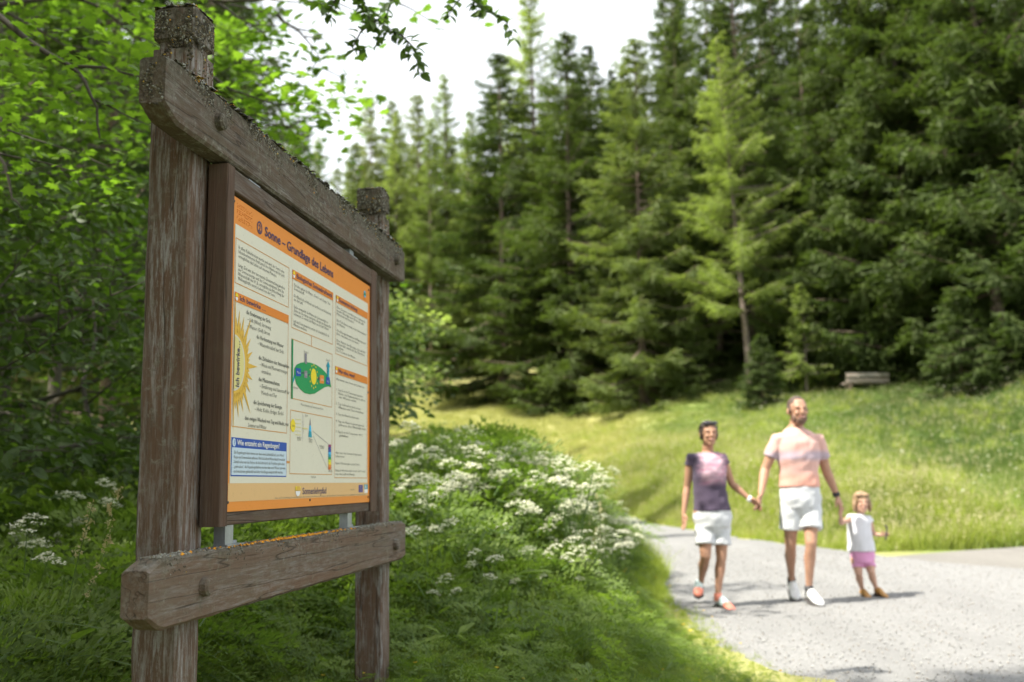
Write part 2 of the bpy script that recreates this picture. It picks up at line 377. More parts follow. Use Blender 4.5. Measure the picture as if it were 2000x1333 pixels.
# loose stones on the path (nobody could count them)
def gn_instancer(o, coll):
    ng = bpy.data.node_groups.new(o.name + '_gn', 'GeometryNodeTree')
    ng.interface.new_socket('Geometry', in_out='INPUT', socket_type='NodeSocketGeometry')
    ng.interface.new_socket('Geometry', in_out='OUTPUT', socket_type='NodeSocketGeometry')
    N = ng.nodes; L = ng.links; gi = N.new('NodeGroupInput'); go = N.new('NodeGroupOutput')
    ci = N.new('GeometryNodeCollectionInfo'); ci.inputs[0].default_value = coll; ci.inputs[1].default_value = True; ci.inputs[2].default_value = True
    ip = N.new('GeometryNodeInstanceOnPoints'); ip.inputs['Pick Instance'].default_value = True
    def attr(nm, typ):
        a = N.new('GeometryNodeInputNamedAttribute'); a.data_type = typ; a.inputs[0].default_value = nm; return a.outputs[0]
    L.new(gi.outputs[0], ip.inputs['Points']); L.new(ci.outputs[0], ip.inputs['Instance'])
    L.new(attr('idx', 'INT'), ip.inputs['Instance Index'])
    er = N.new('FunctionNodeEulerToRotation'); L.new(attr('rot', 'FLOAT_VECTOR'), er.inputs[0]); L.new(er.outputs[0], ip.inputs['Rotation'])
    L.new(attr('scl', 'FLOAT_VECTOR'), ip.inputs['Scale']); L.new(ip.outputs[0], go.inputs[0])
    md = o.modifiers.new('scatter', 'NODES'); md.node_group = ng
def scatter(name, P, scl, tilt, protos, label, cat, zscl=None, weights=None):
    n = len(P); me = bpy.data.meshes.new(name); me.vertices.add(n); me.vertices.foreach_set('co', np.asarray(P, np.float32).ravel())
    rot = np.zeros((n, 3), np.float32); rot[:, 0] = rng.normal(0, tilt, n); rot[:, 1] = rng.normal(0, tilt, n); rot[:, 2] = rng.random(n) * 6.283
    s = np.repeat(np.asarray(scl, np.float32)[:, None], 3, 1)
    if zscl is not None: s[:, 2] *= zscl
    a = me.attributes.new('rot', 'FLOAT_VECTOR', 'POINT'); a.data.foreach_set('vector', rot.ravel())
    a = me.attributes.new('scl', 'FLOAT_VECTOR', 'POINT'); a.data.foreach_set('vector', s.astype(np.float32).ravel())
    a = me.attributes.new('idx', 'INT', 'POINT'); a.data.foreach_set('value', rng.choice(len(protos), n, p=weights).astype(np.int32))
    o = mk(name, me); tag(o, label, cat, kind='stuff')
    c = bpy.data.collections.new(name + '_pieces')
    for k, p in enumerate(protos):
        q = bpy.data.objects.new('%s_piece_%d' % (name, k), p); c.objects.link(q)
    gn_instancer(o, c); return o

def stone_mesh(k):
    V = []; bm = bmesh.new(); bmesh.ops.create_icosphere(bm, subdivisions=1, radius=1); r = random.Random(k)
    for v in bm.verts: v.co = Vector((v.co.x * (1 + r.uniform(-.3, .3)), v.co.y * (.8 + r.uniform(-.2, .2)), v.co.z * .6 * (1 + r.uniform(-.3, .3))))
    me = bpy.data.meshes.new('stone'); bm.to_mesh(me); bm.free(); me.materials.append(MAT['stone%d' % (k % 3)]); return me
for k, cc in enumerate([(.38, .38, .37), (.26, .26, .255), (.31, .29, .265)]): MAT['stone%d' % k] = flat_mat('stone_%d' % k, cc, .9, sc=8)
n = 12000; y = 3.2 + rng.random(n) ** 1.3 * 12; x = pleft(y) - .1 + rng.random(n) * (np.minimum(pright(y), .62 * y + 1) - pleft(y))
P = np.stack([x, y, ground(x, y) + .028], -1)
scatter('loose_gravel', P, rng.uniform(.003, .0095, n), .3, [stone_mesh(k) for k in range(6)], 'loose pale limestone chips strewn over the gravel path', 'gravel')

# ------------------------------------------------------------------ grass and herbs
def blades(seed, n, h, spread, w=.006, lean=.35, head=0.0, seg=3):
    r = np.random.default_rng(seed); V = []; T = []; mi = []
    for i in range(n):
        a = r.random() * 6.283; rad = spread * math.sqrt(r.random()); bx, by = rad * math.cos(a), rad * math.sin(a)
        hh = h * r.uniform(.5, 1.0); d = r.random() * 6.283; ln = abs(r.normal(0, lean)) * hh; q = d + r.uniform(-.8, .8) + 1.57
        wx, wy = w * math.cos(q) * r.uniform(.7, 1.4), w * math.sin(q) * r.uniform(.7, 1.4); b = len(V)
        for k in range(seg):
            s = k / seg; cx = bx + math.cos(d) * ln * s * s; cy = by + math.sin(d) * ln * s * s; cz = hh * (s - .15 * s * s * (ln / hh))
            V += [(cx - wx * (1 - s * .6), cy - wy * (1 - s * .6), cz), (cx + wx * (1 - s * .6), cy + wy * (1 - s * .6), cz)]
        tip = (bx + math.cos(d) * ln, by + math.sin(d) * ln, hh * (1 - .15 * ln / hh)); V.append(tip)
        for k in range(seg - 1):
            T += [(b + 2 * k, b + 2 * k + 1, b + 2 * k + 3), (b + 2 * k, b + 2 * k + 3, b + 2 * k + 2)]; mi += [0, 0]
        T.append((b + 2 * seg - 2, b + 2 * seg - 1, b + 2 * seg)); mi.append(0)
        if r.random() < head:
            for k in range(6):
                c = np.array(tip) - np.array([math.cos(d) * ln * .02 * k, math.sin(d) * ln * .02 * k, .018 * k]); o_ = r.normal(0, .009, (3, 3)); b = len(V)
                V += [tuple(c + o_[0]), tuple(c + o_[1] + [0, 0, .014]), tuple(c + o_[2])]; T.append((b, b + 1, b + 2)); mi.append(1)
    me = tri_mesh('tuft', V, T, mi, True); return me
def pin_leaf(V, T, mi, base, d, L, r, droop=.6, w=.35, m=0):
    """one feathery compound leaf (carrot family): midrib with paired, again divided leaflets"""
    d = np.array(d, float); up = np.array([0, 0, 1.]); side = np.cross(d, up); side /= np.linalg.norm(side) + 1e-9
    n = 8; p0 = np.array(base, float)
    def pt(s): return p0 + d * L * s + up * (-droop * L * s * s)
    b = len(V); e = side * .0025
    for k in range(4):
        V += [tuple(pt(k / 3) - e), tuple(pt(k / 3) + e)]
        if k: T += [(b + 2 * k - 2, b + 2 * k - 1, b + 2 * k + 1), (b + 2 * k - 2, b + 2 * k + 1, b + 2 * k)]; mi += [1, 1]
    for k in range(n):
        s = .28 + .72 * (k + .5) / n; c = pt(s); ll = L * w * (1 - abs(s - .5) * 1.1) * 1.1
        for sg in (-1, 1):
            for q in range(3):
                f = (q + .4) / 3; cc = c + side * sg * ll * f + d * ll * f * .45 + up * r.normal(0, .01)
                l2 = ll * .30 * (1 - f * .4)
                for sg2 in (-1, 1):
                    dd = d * .9 * l2 + side * sg * l2 * .35 * (1 if sg2 > 0 else -.4) + up * r.normal(0, l2 * .25); nn = side * sg * l2 * .28 + d * sg2 * l2 * .1
                    b = len(V); V += [tuple(cc), tuple(cc + dd * .5 + nn * sg2), tuple(cc + dd), tuple(cc + dd * .5 - nn * .6 * sg2)]
                    T += [(b, b + 1, b + 2), (b, b + 2, b + 3)]; mi += [m, m]
def herb_clump(seed, n=7, h=.35, L=.24):
    r = np.random.default_rng(seed); V = []; T = []; mi = []
    for i in range(n):
        a = r.random() * 6.283; z = h * r.uniform(.25, 1); rr = r.uniform(.0, .12); el = r.uniform(.1, .7)
        pin_leaf(V, T, mi, (rr * math.cos(a), rr * math.sin(a), z), (math.cos(a) * math.cos(el), math.sin(a) * math.cos(el), math.sin(el)), L * r.uniform(.7, 1.2), r)
    return tri_mesh('herb', V, T, mi)
def broad_clump(seed, n=14, h=.3, L=.09, w=.5):
    r = np.random.default_rng(seed); V = []; T = []; mi = []
    for i in range(n):
        a = r.random() * 6.283; rr = r.uniform(0, .14); z = h * r.uniform(.15, 1); el = r.uniform(-.3, .5); ll = L * r.uniform(.6, 1.4)
        b0 = np.array([rr * math.cos(a), rr * math.sin(a), z]); d = np.array([math.cos(a) * math.cos(el), math.sin(a) * math.cos(el), math.sin(el)])
        s = np.cross(d, [0, 0, 1.]); s /= np.linalg.norm(s); up = np.array([0, 0, 1.]); b = len(V)
        V += [tuple(b0), tuple(b0 + d * ll * .35 + s * ll * w * .5 + up * .01), tuple(b0 + d * ll * .35), tuple(b0 + d * ll * .35 - s * ll * w * .5 + up * .01), tuple(b0 + d * ll * .8 + s * ll * w * .25 - up * ll * .05), tuple(b0 + d * ll * .8 - s * ll * w * .25 - up * ll * .05), tuple(b0 + d * ll - up * ll * .15)]
        T += [(b, b + 2, b + 1), (b, b + 3, b + 2), (b + 1, b + 2, b + 4), (b + 2, b + 3, b + 5), (b + 2, b + 5, b + 4), (b + 4, b + 5, b + 6)]; mi += [0] * 6
    return tri_mesh('broad', V, T, mi)
def with_m(me, *ms):
    for m in ms: me.materials.append(m)
    return me
GR = [with_m(blades(s, 26, h, .10, w, ln, hd), MAT['grass'], MAT['straw']) for s, h, w, ln, hd in [(1, .32, .0035, .4, 0), (2, .45, .004, .5, 0), (3, .25, .004, .6, 0), (4, .62, .0035, .35, 0)]]
MG = [with_m(blades(s, 24, h, .22, w, ln, hd, 2), MAT['meadow'], MAT['straw']) for s, h, w, ln, hd in [(11, .14, .007, .7, 0), (12, .2, .006, .6, .12), (13, .11, .009, .9, 0)]]
MT = [with_m(blades(s, 30, h, .18, w, ln, hd, 3), MAT['grass'], MAT['straw']) for s, h, w, ln, hd in [(21, .34, .006, .5, .15), (22, .5, .005, .4, .3), (23, .28, .008, .7, 0)]]
HB = [with_m(herb_clump(s, 7, h, L), MAT['herb'], MAT['stem']) for s, h, L in [(31, .35, .30), (32, .5, .34), (33, .22, .22)]] + [with_m(broad_clump(s, 16, h, L, w), MAT['herb'], MAT['stem']) for s, h, L, w in [(34, .3, .10, .6), (35, .4, .16, .28), (36, .15, .05, .9)]]

def pts(n, xr, yr, keep):
    x = rng.uniform(*xr, n); y = rng.uniform(*yr, n); k = keep(x, y); x, y = x[k], y[k]
    return np.stack([x, y, ground(x, y) - .01], -1)
def inview(x, y, a=-.56, b=.56): return (x > a * y - 1) & (x < b * y + 1.2)
# meadow slope
off = lambda x, y: np.maximum(np.where(y < 36, pleft(y) - x, 9), np.where(y > 14.2 + .15 * np.clip(x - 5, 0, 12), x - pright(y), -1))
P = pts(95000, (-14, 30), (14.5, 60), lambda x, y: inview(x, y, -.16) & (off(x, y) > .25) & (y < np.interp(x / y, TH, DT) + 6))
P2 = P[rng.random(len(P)) < np.clip(1.25 - P[:, 1] / 70, .3, 1)]
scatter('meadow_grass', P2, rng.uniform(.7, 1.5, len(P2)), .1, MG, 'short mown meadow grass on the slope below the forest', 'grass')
P = pts(5200, (-10, 26), (15, 44), lambda x, y: inview(x, y, -.14) & (off(x, y) > .5) & (vnoise(x * .6 + 20, y * .6) > -.05))
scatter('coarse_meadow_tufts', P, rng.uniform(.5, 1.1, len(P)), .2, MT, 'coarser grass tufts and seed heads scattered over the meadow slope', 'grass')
P = pts(40000, (-2, 22), (14.0, 34), lambda x, y: inview(x, y, -.1) & (off(x, y) > .02) & (off(x, y) < 4.5 + 2 * vnoise(x * .5, y * .5)))
P = P[rng.random(len(P)) < np.clip(1.3 - off(P[:, 0], P[:, 1]) / 5, 0, 1)]
k = np.clip(.45 + .5 * off(P[:, 0], P[:, 1]), .4, 1.15)
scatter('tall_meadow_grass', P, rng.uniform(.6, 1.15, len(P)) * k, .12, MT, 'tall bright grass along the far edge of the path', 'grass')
# verge between the sign and the path
def verge(x, y): return (x < pleft(y) + .05 + .25 * vnoise(x * 2, y * 2)) & (x > -.45 * y - 1.6)
P = pts(64000, (-5.5, 1.9), (2.0, 14), verge)
e = pleft(P[:, 1]) - P[:, 0]
def veg_h(P):
    e = pleft(P[:, 1]) - P[:, 0]; w = np.clip((P[:, 0] + 1.4) / .5, 0, 1)      # low near the viewer and along the gravel, tall on the bank and left of the sign
    near = np.clip(.22 + .30 * (P[:, 1] - 3.7), .22, 1.1) * w + np.clip(.45 + .14 * (P[:, 1] - 1.5), .45, 1.1) * (1 - w)
    return np.clip(np.interp(P[:, 1], [8.2, 11], [.12, .6]) + .95 * np.clip(e / 1.5, 0, 1) ** 2.2, .12, 1.2) * near
sc = veg_h(P) * rng.uniform(.55, 1.3, len(P))
scatter('verge_grass', P, sc, .15, GR, 'lush green verge grass around the sign posts and beside the path', 'grass', weights=[.35, .3, .2, .15])
P = pts(21000, (-5.5, 1.6), (2.0, 13), lambda x, y: verge(x, y) & (pleft(y) - x > .25))
e = pleft(P[:, 1]) - P[:, 0]
scatter('leafy_herbs', P, veg_h(P) * rng.uniform(.8, 1.7, len(P)), .25, HB, 'dense leafy herbs and feathery leaves covering the bank', 'herbs', weights=[.26, .26, .16, .12, .12, .08])
# tiny yellow flowers
def dots(seed, mat):
    r = np.random.default_rng(seed); V = []; T = []; mi = []
    V += [(-.0012, 0, 0), (.0012, 0, 0), (0, 0, .30)]; T.append((0, 1, 2)); mi.append(1)
    for k in range(6):
        a = k * 1.047; b = len(V); V += [(0, 0, .30), (.010 * math.cos(a - .45), .010 * math.sin(a - .45), .306), (.013 * math.cos(a), .013 * math.sin(a), .304), (.010 * math.cos(a + .45), .010 * math.sin(a + .45), .306)]
        T += [(b, b + 1, b + 2), (b, b + 2, b + 3)]; mi += [0, 0]
    return with_m(tri_mesh('dot', V, T, mi), mat, MAT['stem'])
P = pts(260, (-2.5, 1.4), (1.8, 9), lambda x, y: verge(x, y) & (pleft(y) - x > .1))
scatter('buttercups', P, rng.uniform(.55, 1.0, len(P)) * np.clip(.3 + .1 * P[:, 1], .4, 1.1), .15, [dots(1, MAT['yellow_petal'])], 'small yellow buttercups dotted through the verge grass', 'flowers')
P = pts(1500, (3, 24), (15.5, 38), lambda x, y: inview(x, y, 0) & (off(x, y) > .5))
scatter('meadow_daisies', P, rng.uniform(1.0, 2.4, len(P)), .15, [dots(2, MAT['petal'])], 'tiny white flowers dotted over the meadow slope', 'flowers')

# umbel flower plants: each one an individual (stem and leaves, umbels)
def umbel_plant(seed, H):
    r = np.random.default_rng(seed); V = []; T = []; mi = []; W = []; WT = []
    def stick(a, b, w0, w1):
        a = np.array(a); b = np.array(b); i0 = len(V)
        for p, w in ((a, w0), (b, w1)):
            for k in range(3): q = k * 2.094; V.append((p[0] + w * math.cos(q), p[1] + w * math.sin(q), p[2]))
        for k in range(3): j = (k + 1) % 3; T.extend([(i0 + k, i0 + j, i0 + 3 + j), (i0 + k, i0 + 3 + j, i0 + 3 + k)]); mi.extend([1, 1])
    top = np.array([r.normal(0, .06), r.normal(0, .06), H]); mid = top * .55 + np.array([r.normal(0, .02), r.normal(0, .02), 0])
    stick((0, 0, 0), mid, .005, .004); stick(mid, top, .004, .0025)
    heads = [(top, r.uniform(.06, .085))]
    for k in range(int(r.integers(2, 5))):
        a = r.random() * 6.283; b0 = mid * r.uniform(.8, 1.25); e = b0 + np.array([math.cos(a) * .12, math.sin(a) * .12, H * r.uniform(.2, .38)]); stick(b0, e, .003, .002); heads.append((e, r.uniform(.04, .065)))
    for k in range(5):
        a = r.random() * 6.283; z = H * r.uniform(.12, .62); el = r.uniform(.2, .7)
        pin_leaf(V, T, mi, tuple(top * z / H), (math.cos(a) * math.cos(el), math.sin(a) * math.cos(el), math.sin(el)), r.uniform(.16, .30) * (1.2 - z / H), r)
    HM = []
    for c, R in heads:
        W = []; WT = []
        n = int(12 + R * 130); tilt = r.normal(0, .25, 2)
        for k in range(n):
            rr = R * math.sqrt((k + .5) / n); a = k * 2.4 + r.normal(0, .2); p = c + np.array([rr * math.cos(a), rr * math.sin(a), .03 * (1 - (rr / R) ** 2) + rr * math.cos(a) * tilt[0] + rr * math.sin(a) * tilt[1] + r.normal(0, .003)])
            i0 = len(V); e = c - np.array([0, 0, .03]); V.extend([tuple(e), tuple(p + [.0012, 0, 0]), tuple(p - [.0012, 0, 0])]); T.append((i0, i0 + 1, i0 + 2)); mi.append(1)
            for j in range(8):
                o_ = r.normal(0, .0075, 3) * [1, 1, .4]; s = .0056 * r.uniform(.6, 1.4); q = r.random() * 3.14; i1 = len(W); nx, ny = s * math.cos(q), s * math.sin(q); tz = r.normal(0, .002, 2); pp = p + o_
                W.extend([tuple(pp + [nx, ny, tz[0]]), tuple(pp + [-ny, nx, tz[1]]), tuple(pp + [-nx, -ny, -tz[0]]), tuple(pp + [ny, -nx, -tz[1]])]); WT.extend([(i1, i1 + 1, i1 + 2), (i1, i1 + 2, i1 + 3)])
        HM.append(with_m(tri_mesh('umbel_head', W, WT), MAT['petal']))
    return with_m(tri_mesh('umbel_stem', V, T, mi), MAT['herb'], MAT['stem']), HM
UP = [umbel_plant(100 + k, [.75, .85, .95, .8, 1.0, .7, .9, .88][k]) for k in range(8)]
def place_umbel(x, y, s, k, label, group, rz=None, zs=1.0):
    e_ = empty('umbel_flower', (x, y, gz(x, y) - .01), random.random() * 6.28 if rz is None else rz); e_.scale = (s, s, s * zs)
    mk('stem', UP[k][0], None, e_)
    for hm in UP[k][1]: mk('flower_head', hm, None, e_)
    tag(e_, label, 'flower', group); return e_
r_ = random.Random(5); cnt = 0
while cnt < 235:
    y = 4.3 + 8.0 * r_.random() ** 1.3; x = r_.uniform(-2.2, pleft(y) - .12)
    px = 1000 + FPX * x / y
    if px < 750 or px > 1225 or (y < 5.0 and r_.random() < .5): continue
    dens = (.45 + .55 * min(1, max(0, (y - 4.6) / 1.5))) * (1.0 if float(vnoise(x * 1.6 + 3, y * .9)) > -.12 else .25)
    if r_.random() > dens: continue
    e = float(pleft(y)) - x; s = (.66 + .40 * min(1, e / 1.2)) * (.82 + .18 * min(1, (y - 4.3) / 2)) * r_.uniform(.60, 1.15)
    zone = 0 if e < .55 else (1 if px < 830 else (2 if y < 7 else 3))
    lb = ['white umbel flower at the edge of the bank directly beside the path', 'white umbel flower close behind the far sign post', 'white umbel flower low on the near green side of the bank', 'white umbel flower in the thick white mass on the middle of the bank'][zone]
    place_umbel(x, y, s, r_.randrange(8), lb, ['umbel flowers along the path edge', 'umbel flowers behind the far sign post', 'umbel flowers on the near side of the bank', 'umbel flowers massed on the bank'][zone]); cnt += 1
def mesh_arrays(me):
    v = np.empty(len(me.vertices) * 3, np.float32); me.vertices.foreach_get('co', v); t_ = np.empty(len(me.loops), np.int32); me.loops.foreach_get('vertex_index', t_)
    m_ = np.empty(len(me.polygons), np.int32); me.polygons.foreach_get('material_index', m_); return v.reshape(-1, 3), t_, m_
def joined(k):
    v, t_, m_ = mesh_arrays(UP[k][0])
    for hm in UP[k][1]:
        v2, t2, m2 = mesh_arrays(hm); t_ = np.concatenate([t_, t2 + len(v)]); v = np.concatenate([v, v2]); m_ = np.concatenate([m_, m2 + 2])
    return with_m(tri_mesh('umbel', v, t_, m_), MAT['herb'], MAT['stem'], MAT['petal'])
P = pts(2600, (-3.0, 1.4), (7.5, 15), lambda x, y: verge(x, y) & (pleft(y) - x > .2) & (x / y > -.14) & (x / y < .115))[:60]
scatter('umbel_flower_mass', P, rng.uniform(.8, 1.15, len(P)), .06, [joined(k) for k in range(5)], 'farther white umbel flowers merging into one pale mass on the bank', 'flowers')
for x, y, s, k, lb in [(-1.66, 3.4, .85, 4, 'white umbel flower at the far left edge in front of the dark bushes'), (-1.95, 4.6, 1.0, 2, 'tall white umbel flower left of the sign post, highest on the left side'),
                       (-1.80, 5.6, .85, 6, 'white umbel flower close left of the sign post below the tallest one'), (-2.35, 4.9, 1.0, 0, 'small white umbel flower in the left corner before the dark undergrowth')]:
    place_umbel(x, y, s, k, lb, None)
# dry cream grass heads at left and right of sign: individuals
def grass_head_plant(seed, H, mat):
    r = np.random.default_rng(seed); V = []; T = []; mi = []; lean = r.normal(0, .12, 2)
    def pt(s): return np.array([lean[0] * s * s * H, lean[1] * s * s * H, H * s])
    b = len(V)
    for k in range(6):
        p = pt(k / 5); V += [(p[0] - .0016, p[1], p[2]), (p[0] + .0016, p[1], p[2])]
        if k: T += [(b + 2 * k - 2, b + 2 * k - 1, b + 2 * k + 1), (b + 2 * k - 2, b + 2 * k + 1, b + 2 * k)]; mi += [1, 1]
    W = []; WT = []
    for q in range(4):
        c = pt(.86 + .14 * q / 3) + r.normal(0, .006, 3)
        for k in range(26):
            p = c + r.normal(0, 1, 3) * [.006, .006, .009]; o_ = r.normal(0, .0042, (3, 3)); i0 = len(W); W += [tuple(p + o_[0]), tuple(p + o_[1]), tuple(p + o_[2])]; WT.append((i0, i0 + 1, i0 + 2))
    return with_m(tri_mesh('gs', V, T, mi), MAT['herb'], MAT['stem']), with_m(tri_mesh('gh', W, WT), mat)
GH = [grass_head_plant(60 + k, .8 + .1 * k, MAT['straw']) for k in range(4)]
def place_head(x, y, s, k, label, group=None):
    e_ = empty('grass_flower', (x, y, gz(x, y)), random.random() * 6.28); e_.scale = (s,) * 3
    mk('stalk', GH[k][0], None, e_); mk('seed_head', GH[k][1], None, e_); tag(e_, label, 'grass flower', group)
p = at(104, 1010, 2.9); place_head(p.x, p.y, 1.08, 0, 'pale cream seed head glowing in the sun left of the post')
p = at(160, 1010, 3.0); place_head(p.x, p.y, 1.0, 1, 'slender cream seed head just left of the sign post', None)
p = at(70, 1180, 2.6); place_head(p.x, p.y, .75, 2, 'low cream seed head near the bottom left corner', None)
for k in range(30):
    y = r_.uniform(6, 12); x = min(float(pleft(y)) - .5, .105 * y) - r_.uniform(0, .5)
    place_head(x, y, r_.uniform(.7, 1.05), r_.randrange(4), 'cream grass seed head at the path side of the flower bank', 'cream seed heads beside the path')
# ------------------------------------------------------------------ conifers
def taper_trunk(H, r0, seed, bend=.15, seg=8, n=14):
    r = random.Random(seed); mb = MB(); P = []; x = y = 0
    for i in range(n):
        s = i / (n - 1); x += r.uniform(-bend, bend) * .3; y += r.uniform(-bend, bend) * .3
        P.append((x * s, y * s, H * s - .4 * (i == 0)))
    mb.tube(P, [r0 * (1 - (i / (n - 1)) * .94) * (1.25 if i == 0 else 1) for i in range(n)], seg)
    return mb.mesh('trunk', True), P
def conifer(seed, H=24., Rm=3.3, z0=.05, spacing=.42, nb=6, kind='spruce', dens=1.0):
    r = np.random.default_rng(seed); VV = []; TT = []; base = 0; BV = []; bT = []
    z = H * z0
    up = np.array([0, 0, 1.])
    while z < H * .985:
        f = z / H; Lmax = Rm * min(1, (1 - f) ** .75 * 1.12 + .02) * (1 if f > .12 else .75 + 2 * f)
        k = nb if f < .9 else 5
        for b in range(k):
            a = 6.283 * b / k + r.normal(0, .35) + z * 1.7
            if r.random() > dens * (1.18 if math.sin(2 * a + z * .8 + seed) + .8 * math.sin(3 * a - z * .5) > -.5 else .45): continue
            L = Lmax * (r.uniform(.5, 1.2) if kind == 'spruce' else r.uniform(.45, 1.3))
            if L < .15: L = .15
            if kind == 'spruce': e0 = -.42 + 1.05 * f ** 1.5 + r.normal(0, .13); curv = .26 * (1 - f)
            else: e0 = -.05 + .7 * f ** 1.3 + r.normal(0, .15); curv = .05
            d = np.array([math.cos(a), math.sin(a), 0]); s_ = np.array([-d[1], d[0], 0])
            n = max(4, int(L / .15)); s = (np.arange(n) + .5) / n; s = s[s > .12]
            ax = d[None] * (L * s * math.cos(e0))[:, None] + up[None] * (L * (s * math.sin(e0) + curv * (s ** 3) * 1.6 - curv * s * .4))[:, None] + np.array([0, 0, z + r.normal(0, .1)])
            # lateral sprays left, right and hanging
            for side in (-1, 1, 0):
                m = len(ax); env = np.sin(np.clip(s, 0, 1) * 2.6 + .25) * .9 + .12
                lt = env * min(1.15, .28 + L * .28) * r.uniform(.55, 1.15, m) * (.62 if side == 0 else 1)
                if kind != 'spruce': lt *= .8
                q = r.uniform(.5, 1.1, m)
                if side: dr = d[None] * np.cos(q)[:, None] + s_[None] * (side * np.sin(q))[:, None] + up[None] * r.normal(-.22 if kind == 'spruce' else -.3, .18, m)[:, None]
                else: dr = d[None] * r.uniform(.2, .7, m)[:, None] - up[None] * r.uniform(.4, 1.1, m)[:, None] + s_[None] * r.normal(0, .3, m)[:, None]
                dr /= np.linalg.norm(dr, axis=1)[:, None]
                sd = np.cross(dr, up + r.normal(0, .35, (m, 3))); sd /= np.linalg.norm(sd, axis=1)[:, None]; nn = np.cross(dr, sd)
                w = (.05 + .045 * r.random(m)) * (1 if kind == 'spruce' else .8)
                # spine: a narrow bent diamond
                A = ax; B = ax + dr * (lt * .5)[:, None] + sd * w[:, None] * .6; C = ax + dr * lt[:, None] - up * (lt * .12)[:, None]; D = ax + dr * (lt * .5)[:, None] - sd * w[:, None] * .6
                V = np.stack([A, B, C, D], 1).reshape(-1, 3); i = np.arange(m)[:, None] * 4 + base
                VV.append(V); TT.append(np.concatenate([i + [0, 1, 2], i + [0, 2, 3]])); base += 4 * m
                nk = 5 if kind == 'spruce' else 4
                for j in range(nk):
                    g = (j + .6) / nk; p = ax + dr * (lt * g)[:, None] - up * (lt * .12 * g * g)[:, None]
                    ln = lt * .30 * r.uniform(.6, 1.3, m) + .05; sg = 1 if j % 2 else -1
                    t_ = dr * .75 + sd * (sg * r.uniform(.5, 1.0, m))[:, None] + nn * r.normal(0, .45, m)[:, None]
                    e1 = p + t_ * ln[:, None]; wv = dr * (w * .55)[:, None]
                    V = np.stack([p - wv, e1, p + wv], 1).reshape(-1, 3); i = np.arange(m)[:, None] * 3 + base
                    VV.append(V); TT.append(i + [0, 1, 2]); base += 3 * m
            # the bough itself
            e_ = ax[-1]; i0 = len(BV); st = np.array([0, 0, z]); w = .012 + .012 * L
            for p_, ww in ((st, w), (ax[len(ax) // 2], w * .7), (e_, w * .2)):
                BV += [tuple(p_ + s_ * ww), tuple(p_ - s_ * ww * .5 + up * ww), tuple(p_ - s_ * ww * .5 - up * ww)]
            for h in (0, 3):
                for j in range(3):
                    u = (j + 1) % 3; bT += [(i0 + h + j, i0 + h + u, i0 + h + 3 + u), (i0 + h + j, i0 + h + 3 + u, i0 + h + 3 + j)]
        z += spacing * r.uniform(.7, 1.3) * (1 if f < .8 else .75)
    me = tri_mesh('crown', np.concatenate(VV), np.concatenate(TT))
    bo = tri_mesh('boughs', BV, bT); return me, bo

SPR = []
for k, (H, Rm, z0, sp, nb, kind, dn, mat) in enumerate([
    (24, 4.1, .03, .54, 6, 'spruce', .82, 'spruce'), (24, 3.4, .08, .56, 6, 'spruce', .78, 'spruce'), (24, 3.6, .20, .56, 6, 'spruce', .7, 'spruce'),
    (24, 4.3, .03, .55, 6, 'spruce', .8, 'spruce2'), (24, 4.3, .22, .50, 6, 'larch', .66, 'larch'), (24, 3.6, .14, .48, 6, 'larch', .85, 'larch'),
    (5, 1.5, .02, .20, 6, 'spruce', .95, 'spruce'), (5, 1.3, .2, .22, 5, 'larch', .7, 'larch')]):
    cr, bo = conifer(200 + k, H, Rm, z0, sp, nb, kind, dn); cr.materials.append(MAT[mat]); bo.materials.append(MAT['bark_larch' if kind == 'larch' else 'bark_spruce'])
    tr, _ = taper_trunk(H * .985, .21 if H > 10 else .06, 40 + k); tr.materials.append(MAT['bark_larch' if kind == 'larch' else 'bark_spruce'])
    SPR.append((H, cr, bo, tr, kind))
def tree_at(x, y, ztop, k, label, group, wide=1.0, lean=0):
    H, cr, bo, tr, kind = SPR[k]; z = gz(x, y); s = (ztop - z) / H
    e_ = empty('larch_tree' if kind == 'larch' else 'spruce_tree', (x, y, z), random.random() * 6.28); e_.scale = (s * wide, s * wide, s)
    e_.rotation_euler[0] = random.uniform(-.02, .02) ; e_.rotation_euler[1] = lean
    mk('trunk', tr, None, e_); mk('bough', bo, None, e_)['kind'] = 'stuff'; mk('crown', cr, None, e_); tag(e_, label, 'tree', group); return e_
def tree_px(px, D, topy, k, label, group=None, wide=1.0, lean=0):
    p = at(px, 800, D); zt = at(px, topy, D).z; return tree_at(p.x, p.y, zt, k, label, group, wide, lean)
